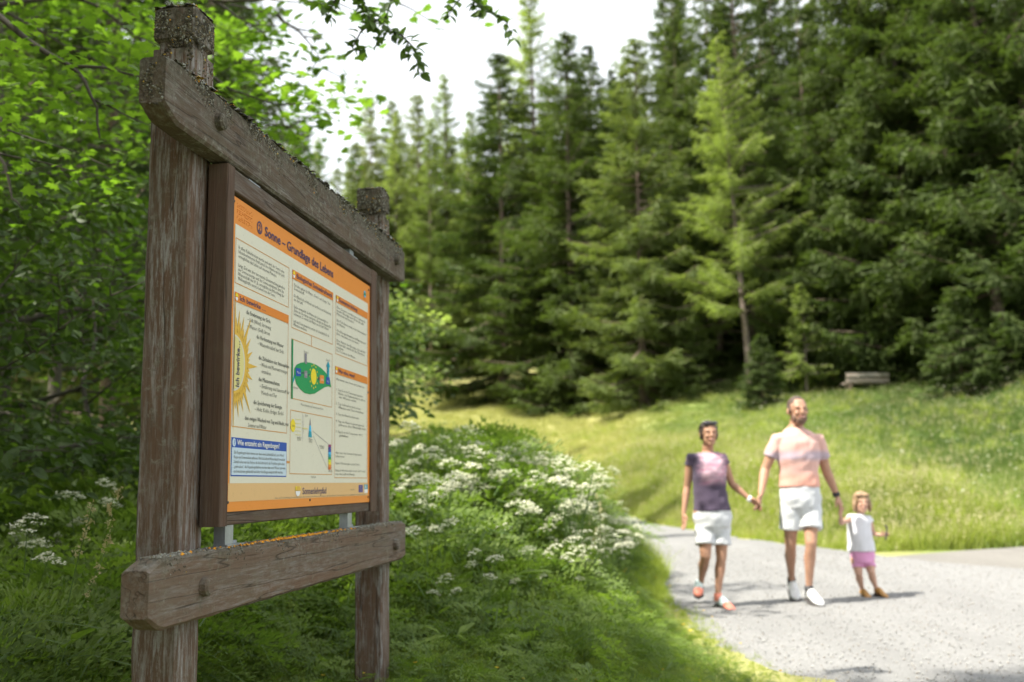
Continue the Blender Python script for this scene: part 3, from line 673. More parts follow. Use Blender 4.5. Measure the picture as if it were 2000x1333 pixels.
FR = [
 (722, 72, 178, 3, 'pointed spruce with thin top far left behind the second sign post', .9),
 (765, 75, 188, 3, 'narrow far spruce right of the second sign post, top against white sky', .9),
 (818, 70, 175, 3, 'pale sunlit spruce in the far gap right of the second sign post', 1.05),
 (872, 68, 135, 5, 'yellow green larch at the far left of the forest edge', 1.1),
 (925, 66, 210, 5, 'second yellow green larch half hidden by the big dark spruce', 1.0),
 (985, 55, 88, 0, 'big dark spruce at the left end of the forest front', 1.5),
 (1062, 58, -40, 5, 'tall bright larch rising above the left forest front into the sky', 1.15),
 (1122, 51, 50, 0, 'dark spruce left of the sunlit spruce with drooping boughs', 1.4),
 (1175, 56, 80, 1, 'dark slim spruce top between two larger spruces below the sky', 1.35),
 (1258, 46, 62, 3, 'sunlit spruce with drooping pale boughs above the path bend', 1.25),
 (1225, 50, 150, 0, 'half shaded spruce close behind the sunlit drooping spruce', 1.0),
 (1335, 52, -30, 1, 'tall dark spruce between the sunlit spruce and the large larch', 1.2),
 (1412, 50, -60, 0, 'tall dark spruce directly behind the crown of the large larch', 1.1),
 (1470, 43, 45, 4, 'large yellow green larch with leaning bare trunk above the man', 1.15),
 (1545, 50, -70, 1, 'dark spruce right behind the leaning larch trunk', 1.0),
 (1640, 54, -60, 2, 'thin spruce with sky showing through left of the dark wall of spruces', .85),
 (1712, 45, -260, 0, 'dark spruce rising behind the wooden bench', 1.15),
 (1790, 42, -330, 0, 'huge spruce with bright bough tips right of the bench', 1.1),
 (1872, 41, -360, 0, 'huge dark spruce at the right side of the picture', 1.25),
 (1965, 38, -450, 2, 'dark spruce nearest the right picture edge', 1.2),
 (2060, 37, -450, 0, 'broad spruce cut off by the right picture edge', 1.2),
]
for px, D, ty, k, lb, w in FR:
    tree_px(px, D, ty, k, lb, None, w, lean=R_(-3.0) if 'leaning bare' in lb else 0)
tree_px(1578, 41.5, 560, 7, 'young larch with thin straight trunk uphill behind the bench', None, 1.0)
for px, D, ty, lb in [(1885, 35.5, 560, 'low dense young spruce at the forest edge right of the bench'), (1490, 39, 655, 'small bushy spruce at the forest edge above the man'),
                      (1690, 44, 660, 'small dark spruce directly behind the wooden bench'), (1950, 37, 610, 'young spruce at the right picture edge below the large ones'),
                      (1080, 50, 690, 'low spruce at the foot of the left forest front'), (1340, 44.5, 640, 'young spruce below the sunlit spruce near the meadow')]:
    tree_px(px, D, ty, 6, lb, None, 1.25)
rt = random.Random(11); rows = []
for D in (45, 52, 59, 68, 79):
    th = -.62
    while th < .66:
        dt = float(np.interp(th, TH, DT)); th += rt.uniform(.038, .07) * 52 / D
        y = max(D, dt + 1.5) + rt.uniform(-2.2, 2.2); x = th * y
        if y < dt + 1: continue
        px = 1000 + FPX * th
        if th > -.05 and y > dt + 33: continue
        H = rt.uniform(19, 25)
        if 600 < px < 960: H = rt.uniform(14, 19) if y < 75 else rt.uniform(15, 18)
        if 1020 < px < 1280: H = rt.uniform(17, 21)
        rows.append((x, y, H))
def cap_height(x, y, H):
    """keep back-row trees below the skyline the photograph shows"""
    px = 1000 + FPX * x / y; lim = np.interp(px, [500, 640, 690, 730, 850, 930, 1000, 1100, 1200, 1260, 1290], [245, 235, 225, 205, 165, 140, 125, 110, 95, 60, -400])
    return min(gz(x, y) + H, at(px, float(lim) + rt.uniform(0, 60), y).z)
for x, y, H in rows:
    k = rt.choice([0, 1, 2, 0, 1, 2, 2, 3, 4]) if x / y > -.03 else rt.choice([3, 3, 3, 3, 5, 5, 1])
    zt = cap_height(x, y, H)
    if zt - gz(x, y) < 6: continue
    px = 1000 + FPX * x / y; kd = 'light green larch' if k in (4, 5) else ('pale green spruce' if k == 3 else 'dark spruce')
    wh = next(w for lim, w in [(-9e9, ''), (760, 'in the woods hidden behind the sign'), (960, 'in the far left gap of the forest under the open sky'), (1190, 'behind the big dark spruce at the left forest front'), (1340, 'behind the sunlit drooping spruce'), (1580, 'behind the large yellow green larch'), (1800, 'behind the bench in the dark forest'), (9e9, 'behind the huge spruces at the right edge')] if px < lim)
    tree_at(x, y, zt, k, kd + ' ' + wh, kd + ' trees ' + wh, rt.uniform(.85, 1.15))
# spruces behind the broadleaf trees on the left
for k, (x, y, zt) in enumerate([(-6.2, 15, 17), (-9.5, 17, 19), (-6.6, 21, 19), (-7.8, 23, 22), (-11.5, 22, 22), (-14, 27, 24), (-6.8, 30, 22), (-10.5, 33, 25), (-16, 34, 26), (-9, 42, 25), (-13, 44, 27), (-19, 43, 28), (-4.4, 37, 0), (-24, 38, 28)]):
    if x / y > -.30: zt = min(zt, at(1000 + FPX * x / y, 245, y).z)
    if zt: tree_at(x, y, zt, [2, 2, 1, 0, 2, 1][k % 6], 'dark spruce in the woods behind the broadleaf trees at left', 'spruces in the woods behind the sign', .9)

# unseen spruces added beside and behind the viewer to shade sign and path
for k, (x, y, zt, lb) in enumerate([(-6.3, .5, 17.5, 'unseen spruce added left of the viewer to shade the sign'), (-7.5, -4.5, 26, 'unseen tall spruce added left behind the viewer for shade'), (-2.5, -7.5, 26, 'unseen tall spruce added behind the viewer for shade')]):
    tree_at(x, y, zt, [0, 2, 0, 2, 0, 2][k], lb, None, 1.1 if k == 0 else 1.15)

# ------------------------------------------------------------------ broadleaf trees
MAPLE_OUT = [(0, 0), (.16, .03), (.40, -.04), (.33, .16), (.52, .33), (.30, .38), (.33, .62), (.14, .55), (0, .98), (-.14, .55), (-.33, .62), (-.30, .38), (-.52, .33), (-.33, .16), (-.40, -.04), (-.16, .03)]
def leaf_cloud(P, N, D, S, shape='maple', r=rng):
    """P points, N normals, D tip directions, S sizes"""
    N = N / np.linalg.norm(N, axis=1)[:, None]; D = D - N * (D * N).sum(1)[:, None]; D /= np.linalg.norm(D, axis=1)[:, None] + 1e-9; X = np.cross(D, N)
    if shape == 'maple':
        o = np.array(MAPLE_OUT); c = np.array([[0, .33]]); L = np.concatenate([c, o]); T = np.array([(0, 1 + i, 1 + (i + 1) % len(o)) for i in range(len(o))]); zz = -.18 * np.abs(L[:, 0]) - .12 * L[:, 1] ** 2
    elif shape == 'oval':
        L = np.array([(0, 0), (.2, .2), (.29, .45), (.2, .75), (0, 1), (-.2, .75), (-.29, .45), (-.2, .2), (0, .45)]); T = np.array([(8, i, (i + 1) % 8) for i in range(8)]); zz = -.25 * L[:, 1] ** 2 + .22 * np.abs(L[:, 0])
    else:
        L = np.array([(0, 0), (.34, .4), (0, 1), (-.34, .4)]); T = np.array([(0, 1, 2), (0, 2, 3)]); zz = -.15 * L[:, 1] ** 2 + .2 * np.abs(L[:, 0])
    V = P[:, None] + S[:, None, None] * (X[:, None] * L[None, :, 0:1] + D[:, None] * L[None, :, 1:2] + N[:, None] * zz[None, :, None])
    TT = T[None] + (np.arange(len(P)) * len(L))[:, None, None]
    return V.reshape(-1, 3), TT.reshape(-1, 3)
def broadleaf(seed, H, R, z0, nbr, leaves, size, shape='maple', r0=.1, flat=.35, single=0):
    """trunk with limbs that fork twice; leaves in layered sprays around the twigs"""
    r = random.Random(seed); nr = np.random.default_rng(seed); tr = MB(); br = MB(); tips = []
    tp = [(0, 0, -.3)]; x = y = 0
    for i in range(1, 9): x += r.uniform(-.12, .12); y += r.uniform(-.12, .12); tp.append((x, y, H * .92 * i / 8))
    tr.tube(tp, [r0 * (1 - .85 * i / 8) for i in range(9)], 8)
    def limb(p, d, L, rad, lvl):
        n = 6; pts_ = [p]; q = p.copy(); dd = d.copy()
        for i in range(n):
            dd = (dd + Vector((r.uniform(-.22, .22), r.uniform(-.22, .22), r.uniform(-.16, .12)))).normalized(); q = q + dd * (L / n); pts_.append(q.copy())
            if lvl < 2 and i >= 1:
                for sgn in ((-1, 1) if r.random() < .5 else (r.choice((-1, 1)),)):
                    sd = dd.cross(Vector((0, 0, 1))).normalized() * sgn
                    limb(q.copy(), (dd * .7 + sd * r.uniform(.5, .9) + Vector((0, 0, r.uniform(-.15, .2)))).normalized(), L * r.uniform(.3, .5), rad * .5, lvl + 1)
            if lvl >= 1 or i > 2: tips.append((q.copy(), dd.copy()))
        br.tube(pts_, [rad * (1 - .8 * i / n) for i in range(n + 1)], 5)
    for b in range(nbr):
        f = (b + .5) / nbr; z = H * (z0 + (1 - z0) * .92 * f); a = b * 2.4 + r.uniform(-.4, .4); L = R * (1 - .65 * max(0, f - .35) ** 1.2) * r.uniform(.8, 1.1); el = .15 + .7 * f
        i = min(7, int(z / (H * .92) * 8)); w = z / (H * .92) * 8 - i; p = Vector(tp[i]).lerp(Vector(tp[i + 1]), min(1, w))
        limb(p, Vector((math.cos(a) * math.cos(el), math.sin(a) * math.cos(el), math.sin(el))), L, r0 * .35 * (1 - f * .5), 0)
    tpn = np.array([t[0] for t in tips]); td = np.array([t[1] for t in tips]); k = nr.integers(0, len(tips), leaves)
    P = tpn[k] + nr.normal(0, 1, (leaves, 3)) * [.16, .16, .06]; N = nr.normal(0, flat, (leaves, 3)) + [0, 0, 1]; D = td[k] + nr.normal(0, .8, (leaves, 3)) - [0, 0, .3]
    S = size * nr.uniform(.6, 1.25, leaves); V, T = leaf_cloud(P, N, D, S, shape)
    return tr.mesh('trunk', True), br.mesh('limbs', True), tri_mesh('leaves', V, T), (P, N, D, S)
BL = {
 'm1': broadleaf(301, 8.5, 3.0, .16, 15, 6500, .115), 'm2': broadleaf(302, 7.0, 2.6, .12, 14, 6500, .11),
 'h1': broadleaf(303, 3.2, 1.5, .05, 14, 4200, .085, 'oval', .04, .5), 'h2': broadleaf(304, 2.4, 1.2, .05, 12, 3000, .08, 'oval', .035, .6),
 's1': broadleaf(305, 4.2, 1.15, .08, 14, 2600, .10, 'maple', .04, .4)}
def broad_at(x, y, key, label, mat='maple', group=None, s=1.0, rz=None, name='maple_tree', cat='tree', z=None):
    tr, br, lv, _ = BL[key]; e_ = empty(name, (x, y, gz(x, y) if z is None else z), random.random() * 6.28 if rz is None else rz); e_.scale = (s,) * 3
    for nm, me, m in (('trunk', tr, 'bark_maple'), ('branches', br, 'bark_maple'), ('foliage', lv, mat)):
        me2 = me
        if me.materials and me.materials[0] != MAT[m]: me2 = me.copy(); me2.materials.clear()
        if not me2.materials: me2.materials.append(MAT[m])
        o = mk(nm if nm != 'branches' else 'branch', me2, None, e_)
        if nm != 'trunk': o['kind'] = 'stuff'
    tag(e_, label, cat, group); return e_
broad_at(-4.5, 6.6, 'm1', 'broadleaf tree with bright green lobed leaves behind the near sign post', rz=.6)
broad_at(-5.6, 7.4, 'm2', 'broadleaf tree at the left picture edge with dark drooping twigs', rz=2.2, s=1.1)
broad_at(-5.2, 10.2, 'm2', 'leafy tree standing behind the top beam of the sign', rz=4.0, s=.95)
broad_at(-7.3, 11.5, 'm1', 'broad tree deeper in the woods at left', rz=1.2, s=1.15)
broad_at(-6.4, 13.5, 'm1', 'broadleaf tree farthest back behind the near post', rz=5.2, s=1.05)
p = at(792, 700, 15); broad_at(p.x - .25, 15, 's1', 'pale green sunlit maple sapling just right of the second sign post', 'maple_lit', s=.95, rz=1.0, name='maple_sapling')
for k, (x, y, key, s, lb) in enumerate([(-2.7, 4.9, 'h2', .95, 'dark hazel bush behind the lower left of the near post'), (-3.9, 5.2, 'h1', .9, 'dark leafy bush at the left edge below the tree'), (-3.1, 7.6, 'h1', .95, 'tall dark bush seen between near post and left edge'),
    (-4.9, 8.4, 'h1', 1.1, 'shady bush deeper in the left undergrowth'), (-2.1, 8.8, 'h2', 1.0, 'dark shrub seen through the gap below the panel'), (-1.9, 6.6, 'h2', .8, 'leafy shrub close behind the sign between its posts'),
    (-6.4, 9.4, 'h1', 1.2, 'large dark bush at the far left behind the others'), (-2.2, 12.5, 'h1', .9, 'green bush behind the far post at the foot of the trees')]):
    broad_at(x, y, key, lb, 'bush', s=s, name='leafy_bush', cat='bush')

# hanging branches in the upper picture, nearer than the forest: every leaf is a part
OV, OT = leaf_cloud(np.zeros((1, 3)), np.array([[0, 0, 1.]]), np.array([[0, 1., 0]]), np.ones(1), 'oval')
LEAF = with_m(tri_mesh('leaf', OV, OT, smooth=True), MAT['apple'])
MV, MT_ = leaf_cloud(np.zeros((1, 3)), np.array([[0, 0, 1.]]), np.array([[0, 1., 0]]), np.ones(1), 'maple')
MLEAF = with_m(tri_mesh('leaf', MV, MT_, smooth=True), MAT['maple'])
def leaf_parts(parent, P, N, D, S, me, inv=None):
    for p, n, d, s in zip(P, N, D, S):
        n = Vector(n).normalized(); d = Vector(d); d = (d - n * d.dot(n)).normalized(); x = d.cross(n)
        o = bpy.data.objects.new('leaf', me); COL.objects.link(o); o.parent = parent
        o.matrix_local = Matrix([[x[0] * s, d[0] * s, n[0] * s, p[0]], [x[1] * s, d[1] * s, n[1] * s, p[1]], [x[2] * s, d[2] * s, n[2] * s, p[2]], [0, 0, 0, 1]])
def hanging(label, strands, D, seed, mat='bark_maple'):
    r = random.Random(seed); org = at(strands[0][0][0], strands[0][0][1], D); e_ = empty('hanging_branch', org); mb = MB(); Ps = []; Ns = []; Ds = []; Ss = []
    for st in strands:
        pts_ = [at(q[0], q[1], D + q[2]) - org for q in st]; fine = []
        for a, b in zip(pts_[:-1], pts_[1:]):
            n = max(2, int((b - a).length / .035))
            for i in range(n): fine.append(a.lerp(b, i / n))
        fine.append(pts_[-1]); mb.tube(fine, [.0055 * (1 - .75 * i / (len(fine) - 1)) for i in range(len(fine))], 6)
        for i, p in enumerate(fine):
            if i < 1: continue
            dr = (fine[i] - fine[i - 1]).normalized()
            for _ in range(3 if r.random() < .6 else 4):
                s = r.uniform(.040, .070); d = dr * r.uniform(.2, .8) + Vector((r.uniform(-1, 1), r.uniform(-1, 1), r.uniform(-1.0, .1)))
                Ps.append(p + Vector((r.uniform(-.01, .01),) * 3)); Ds.append(d); Ns.append(Vector((r.uniform(-.8, .8), r.uniform(-.9, .3), r.uniform(.3, 1)))); Ss.append(s)
    mb.build('twig', MAT[mat], e_, True)
    k = list(range(len(Ps))); r.shuffle(k); k = k[:290]
    leaf_parts(e_, [Ps[i] for i in k], [Ns[i] for i in k], [Ds[i] for i in k], [Ss[i] for i in k], LEAF); tag(e_, label, 'branch'); return e_
hanging('leafy branch hanging into the white sky left of the top centre', [
    [(600, -130, .1), (665, -20, 0), (735, 40, 0), (790, 75, 0), (815, 120, 0)], [(735, 40, 0), (705, 62, .03), (688, 95, .03), (700, 100, .03)],
    [(665, -20, 0), (650, 10, 0), (640, 30, 0), (625, 5, .0)], [(790, -60, .1), (770, -10, .1), (755, 30, .08), (745, 60, .08), (738, 85, .08)], [(700, -60, -.05), (712, 10, -.05), (728, 55, -.05)],
    [(755, 60, 0), (785, 70, 0), (810, 95, .02), (819, 145, .02)]], 4.1, 3)
hanging('second leafy twig hanging from the top edge against the sky', [
    [(850, -60, 0), (905, -10, 0), (955, 22, 0), (990, 45, 0), (1002, 75, 0)], [(905, -10, 0), (885, 15, .02), (878, 30, .02)], [(955, 22, 0), (940, 30, 0), (925, 12, 0)], [(920, -50, .05), (930, -5, .05), (948, 12, .05)]], 4.6, 5)
# maple branches of the near left tree: dark bare limbs with their largest leaves as parts
def maple_branch(label, D, limbs, seed, spread=.22, n=120, size=.1):
    r = random.Random(seed); org = at(limbs[0][0][0], limbs[0][0][1], D); e_ = empty('maple_branch', org); mb = MB(); allp = []
    for lm in limbs:
        pts_ = [at(q[0], q[1], D + q[2]) - org for q in lm[:-1]]; fine = []
        for a, b in zip(pts_[:-1], pts_[1:]):
            m = max(2, int((b - a).length / .08))
            for i in range(m): fine.append(a.lerp(b, i / m) + Vector((r.uniform(-.006, .006), 0, r.uniform(-.006, .006))))
        fine.append(pts_[-1]); w = lm[-1]; mb.tube(fine, [w * (1 - .75 * i / (len(fine) - 1)) for i in range(len(fine))], 7); allp += fine
    mb.build('limb', MAT['bark_maple'], e_, True); P = []; N = []; Dd = []; S = []
    for _ in range(n):
        p = r.choice(allp[2:]); P.append(p + Vector((r.gauss(0, spread), r.gauss(0, spread), r.gauss(.02, spread * .45)))); N.append(Vector((r.gauss(0, .35), r.gauss(-.1, .35), 1))); Dd.append(Vector((r.uniform(-1, 1), r.uniform(-1, 1), -.4))); S.append(size * r.uniform(.6, 1.2))
    leaf_parts(e_, P, N, Dd, S, MLEAF); tag(e_, label, 'branch'); return e_
maple_branch('dark bare limb sweeping down from the top left corner with lobed leaves', 3.9, [
    [(-60, -20, 0), (20, 50, 0), (90, 105, 0), (140, 130, 0), (165, 160, 0), (188, 210, 0), (195, 270, 0), .016], [(140, 130, 0), (205, 135, 0), (285, 155, .1), (330, 150, .2), .008], [(188, 195, 0), (235, 220, .05), (290, 245, .1), .006]], 3, .28, 270, .064)
maple_branch('curved dark twig below the top left limb at the picture edge', 4.2, [
    [(-60, 270, 0), (0, 305, 0), (15, 345, 0), (25, 385, 0), (45, 410, 0), .011], [(-40, 290, 0), (50, 312, 0), (130, 330, 0), (220, 350, .1), .006], [(-60, 235, .3), (60, 270, .3), (150, 300, .3), (260, 345, .3), .006]], 4, .28, 200, .06)
maple_branch('light green lobed leaves reaching right over the top beam toward the sky', 6.0, [
    [(380, 120, 0), (450, 175, 0), (540, 205, 0), (610, 200, 0), (655, 235, 0), .010], [(500, 190, 0), (560, 165, 0), (620, 170, 0), .006], [(420, 200, .2), (500, 240, .2), (580, 250, .2), (640, 240, .2), .007]], 9, .2, 280, .085)
# ------------------------------------------------------------------ the information sign
SD = np.array([0.1454126, 0.9893711, 0.]); SN = np.array([0.9893711, -0.1454126, 0.])
def PL(px, py, off):
    r = ray(px, py); t = -off / (SN @ r); p = r * t; return float(p @ SD), float(p[2] + HC)
# sign frame: local x = along the sign (near to far), local y = away from the reader, z up.  local y = distance off the plane 0.99
OFF = .99
sign = empty('information_sign'); sign.matrix_world = Matrix([[SD[0], -SN[0], 0, -SN[0] * OFF], [SD[1], -SN[1], 0, -SN[1] * OFF], [0, 0, 1, 0], [0, 0, 0, 1]])
tag(sign, 'weathered wooden information board with orange bordered panel between two posts', 'information sign')
def rrect(hx, hy, b):
    """rectangle with small chamfered corners, 12 points"""
    m = .45
    return [(-hx + b, -hy), (0, -hy), (hx - b, -hy), (hx, -hy + b), (hx, 0), (hx, hy - b), (hx - b, hy), (0, hy), (-hx + b, hy), (-hx, hy - b), (-hx, 0), (-hx, -hy + b)]
def timber(axis, a0, a1, c, hx, hy, bev, seed, n=None, rough=.0006, ends=None):
    """a beam lofted along an axis (0 = x, 2 = z) with uneven, worn sides; ends(s) may change the lower and upper side"""
    r = random.Random(seed); L = a1 - a0; n = n or max(6, int(L / .03)); rings = []; ph = [r.uniform(0, 6) for _ in range(8)]
    for i in range(n + 1):
        a = a0 + L * i / n; ring = []
        for k, (p, q) in enumerate(rrect(hx, hy, bev)):
            w = rough * (math.sin(a * 23 + ph[k % 8]) + .7 * math.sin(a * 57 + ph[(k + 3) % 8]) + r.uniform(-.6, .6))
            p2 = p + (w if p > 0 else -w) * (abs(p) > hx * .5); q2 = q + (w if q > 0 else -w) * (abs(q) > hy * .5)
            if axis == 2: ring.append((c[0] + p2, c[1] + q2, a))
            else: ring.append([a, c[1] + p2, c[2] + q2])
        if ends: ring = ends(a, ring)
        rings.append(ring)
    return rings
def post(x, ztop, zg, zlow, seed, label):
    h = .053; cx = x + h; cy = (1.05 - OFF) + h; mb = MB(); rg = timber(2, zlow, zg, (cx, cy, 0), h, h, .006, seed)
    top = timber(2, zg + .028, ztop, (cx, cy, 0), h, h, .006, seed + 1, n=6)
    def shrink(rr, k, z): return [(cx + (p[0] - cx) * k, cy + (p[1] - cy) * k, z) for p in rr]
    rings = rg + [shrink(rg[-1], .80, zg + .004), shrink(rg[-1], .80, zg + .022)] + top
    rr = random.Random(seed); t = top[-1]
    rings.append([(cx + (p[0] - cx) * .9, cy + (p[1] - cy) * .9, ztop + rr.uniform(.004, .014)) for p in t]); mb.loft(rings)
    o = mb.build('post', MAT['post'], sign); o['label'] = label; return o
post(2.066, 2.188, 2.088, -.1, 5, 'near post')
post(3.668, 2.222, 2.118, -.1, 6, 'far post')
def beam(x0, x1, z0, z1, slope, cham_top, mat, seed, label, cham=.055):
    hz = (z1 - z0) / 2; zc = (z0 + z1) / 2
    def ends(a, ring):
        d = min(a - x0, x1 - a); k = max(0, 1 - d / cham); out = []
        for p in ring:
            q = p[2] - zc; far = a > (x0 + x1) / 2
            if q < 0: q = q * (1 - k * (.42 if not far else .14))
            elif cham_top or far: q = q * (1 - k * (.32 if not far else .12))
            else: q = q * (1 - k * .15)
            out.append((p[0], p[1], zc + q + slope * (a - 1.795)))
        return out
    L = x1 - x0; rings = timber(0, x0, x1, (0, .029, zc), .029, hz, .007, seed, n=int(L / .022), ends=ends, rough=.0005)
    o = MB().loft(rings).build('beam', MAT[mat], sign); o['label'] = label; return o
beam(1.825, 3.785, 1.822, 1.962, .018, False, 'beam', 11, 'lichen covered top beam')
beam(1.828, 3.785, .774, .918, -.001, True, 'beam_low', 12, 'lower beam with orange lichen')
def rect_loft(name, x0, x1, y0, y1, z0, z1, mat, bev=.0025, label=None, parent=None):
    hy = (y1 - y0) / 2; mb = MB()
    if (x1 - x0) >= (z1 - z0):
        hz = (z1 - z0) / 2; rings = [[(a, (y0 + y1) / 2 + p, (z0 + z1) / 2 + q) for p, q in rrect(hy, hz, bev)] for a in (x0, (x0 + x1) / 2, x1)]
    else:
        hx = (x1 - x0) / 2; rings = [[((x0 + x1) / 2 + p, (y0 + y1) / 2 + q, a) for p, q in rrect(hx, hy, bev)] for a in (z0, (z0 + z1) / 2, z1)]
    mb.loft(rings); o = mb.build(name, MAT[mat] if isinstance(mat, str) else mat, parent or sign)
    if label: o['label'] = label
    return o
# frame round the panel
FX0, FX1, FZ0, FZ1 = 2.138, 3.402, .966, 1.822
rect_loft('frame_stile', FX0, FX0 + .040, .001, .052, FZ0 - .0, FZ1, 'frame_v')
rect_loft('frame_stile', FX1 - .068, FX1, .003, .052, FZ0, FZ1, 'frame_v')
rect_loft('frame_rail', FX0 + .041, FX1 - .069, .003, .050, 1.766, FZ1 - .001, 'frame_h')
rect_loft('frame_rail', FX0 + .041, FX1 - .069, .012, .050, FZ0 + .001, .996, 'frame_h')
# brackets and pegs
def bracket(x, z0, z1, foot):
    mb = MB(); mb.box((x - .022, .016, z0 + .004), (x + .022, .020, z1)); mb.box((x - .022, .0205, z0 + .004), (x - .018, .044, z1)); mb.box((x + .018, .0205, z0 + .004), (x + .022, .044, z1))
    mb.box((x - .022, .010, z0), (x + foot, .046, z0 + .0038)); mb.build('bracket', MAT['steel'], sign)
    b = MB(); b.tube([(x + foot - .018, .03, z0 + .004), (x + foot - .018, .03, z0 + .011)], .007, 6); b.build('bracket_bolt', MAT['steel'], sign)
bracket(2.222, .9185, .968, .075); bracket(3.135, .9175, .968, .075); bracket(2.30, 1.8235, 1.834, .05); bracket(3.14, 1.8235, 1.850, .05)
for x, z in [(2.060, .842), (3.625, .836), (2.075, 1.900), (3.645, 1.925)]:
    rings = []
    for y, rr in ((.02, .021), (-.001, .021), (-.014, .020), (-.019, .015)):
        rings.append([(x + rr * math.cos(q), y, z + rr * math.sin(q)) for q in [2 * math.pi * (k + .5) / 10 for k in range(10)]])
    o = MB().loft(rings).build('wooden_peg', MAT['beam_low'], sign)
# crusty lichen on upper surfaces
def lichen(name, n, spots, cols, seed, label):
    r = np.random.default_rng(seed); V = []; T = []; mi = []
    for _ in range(n):
        x, y, z, s, k = spots(r); h = s * r.uniform(.3, 1.0); m = 5; b = len(V); V.append((x + r.normal(0, s * .3), y, z + h))
        for j in range(m): a = 6.283 * j / m + r.uniform(-.4, .4); q = s * r.uniform(.5, 1.2); V.append((x + q * math.cos(a), y + q * math.sin(a), z + r.uniform(-.2, .5) * h - .001))
        for j in range(m): T.append((b, b + 1 + j, b + 1 + (j + 1) % m)); mi.append(k)
    o = mk(name, tri_mesh(name, V, T, mi), [MAT[c] for c in cols], sign); o['kind'] = 'stuff'; o['label'] = label
for nm, c in dict(lich_dark=(.06, .055, .04), lich_grey=(.25, .255, .215), lich_brown=(.12, .10, .06), lich_yellow=(.42, .28, .05), lich_orange=(.62, .27, .015)).items(): MAT[nm] = flat_mat(nm, c, .95, var=.4, sc=120, bstr=.5)
LC = ['lich_dark', 'lich_grey', 'lich_brown', 'lich_yellow', 'lich_orange']
def sp_top(r):
    x = r.uniform(1.87, 3.77); e = .5 + .5 * math.sin(x * 9) * math.sin(x * 23 + 1); y = r.choice([.004, .054]) + r.normal(0, .005) if r.random() < .35 else r.uniform(.002, .056)
    return x, y, 1.9605 + .018 * (x - 1.795) - (.012 if x < 1.86 else 0), r.uniform(.003, .0105) * (.6 + e * .8), int(r.choice(5, p=[.46, .27, .23, .03, .01]))
lichen('lichen_crust', 2600, sp_top, LC, 1, 'dark crusty lichen along the top beam')
def sp_low(r):
    x = r.uniform(1.87, 3.76); o = math.exp(-((x - 2.62) / .30) ** 2); k = 4 if r.random() < o * .9 else int(r.choice(5, p=[.2, .62, .15, .03, 0]))
    y = abs(r.normal(0, .010)) + .003 if k == 4 else r.uniform(.002, .054)
    return x, y, .9175 - .001 * (x - 1.8), r.uniform(.002, .006) * (1.1 if k == 4 else .8), k
lichen('lichen_crust', 1500, sp_low, LC, 2, 'orange and grey lichen on the lower beam')
def sp_cap(xc, zt, yl):
    def f(r):
        x, y = xc + r.uniform(-.052, .052), .113 + r.uniform(-.052, .052); k = int(r.choice(5, p=[.34, .30, .24, .09 + yl, .03 - yl if yl <= 0 else .0] if yl <= 0 else [.30, .28, .22, .17, .03])); return x, y, zt + .004, r.uniform(.003, .010), k
    return f
lichen('lichen_crust', 420, sp_cap(2.119, 2.19, .1), LC, 3, 'yellow and grey lichen on the near post top')
lichen('lichen_crust', 420, sp_cap(3.721, 2.224, 0), LC, 4, 'grey lichen on the far post top')

def crust_front(name, n, x0, x1, zf, sc, seed, label, y0=-.0005):
    r = np.random.default_rng(seed); V = []; T = []; mi = []
    for _ in range(n):
        x = r.uniform(x0, x1); d = abs(r.normal(0, 1)) * .030; z = zf(x) - d; cl = math.sin(x * 13 + 1) * math.sin(x * 31 + z * 40)
        if cl < -.1 + d * 9: continue
        s = r.uniform(.0015, .0050) * sc * (1 - d * 8 if d < .09 else .3); h = s * r.uniform(.3, .8); m = 5; b = len(V); V.append((x, y0 - h, z)); k = int(r.choice(5, p=[.55, .2, .22, .02, .01]))
        for j in range(m): a = 6.283 * j / m + r.uniform(-.4, .4); q = s * r.uniform(.5, 1.3); V.append((x + q * math.cos(a), y0 + .001 - r.uniform(0, .3) * h, z + q * math.sin(a)))
        for j in range(m): T.append((b, b + 1 + j, b + 1 + (j + 1) % m)); mi.append(k)
    o = mk(name, tri_mesh(name, V, T, mi), [MAT[c] for c in LC], sign); o['kind'] = 'stuff'; o['label'] = label
crust_front('lichen_crust', 5200, 1.87, 3.76, lambda x: 1.957 + .018 * (x - 1.795), 1.0, 21, 'black and grey lichen spots on the upper front of the top beam')
crust_front('lichen_crust', 900, 1.87, 3.76, lambda x: .914, .7, 22, 'grey lichen spots on the front of the lower beam')

def crust_face(n, org, u, v, nn, sc, seed, label, edge=3.0):
    r = np.random.default_rng(seed); org, u, v, nn = map(np.array, (org, u, v, nn)); lu, lv = np.linalg.norm(u), np.linalg.norm(v); uu, vv = u / lu, v / lv; V = []; T = []; mi = []
    for _ in range(n):
        a = r.random(); b_ = 1 - abs(r.normal(0, .45))
        if b_ < 0 or math.sin(a * lu * 60 + seed) * math.sin(b_ * lv * 55 + a * 3) < -.15: continue
        s = r.uniform(.0012, .0048) * sc; h = s * r.uniform(.3, .9); p = org + u * a + v * b_; m = 5; b = len(V); V.append(tuple(p + nn * h)); k = int(r.choice(5, p=[.46, .20, .325, .012, .003]))
        for j in range(m): q = 6.283 * j / m + r.uniform(-.4, .4); w = s * r.uniform(.5, 1.3); V.append(tuple(p + uu * w * math.cos(q) + vv * w * math.sin(q) - nn * .0008))
        for j in range(m): T.append((b, b + 1 + j, b + 1 + (j + 1) % m)); mi.append(k)
    o = mk('lichen_crust', tri_mesh('lichen_crust', V, T, mi), [MAT[c] for c in LC], sign); o['kind'] = 'stuff'; o['label'] = label
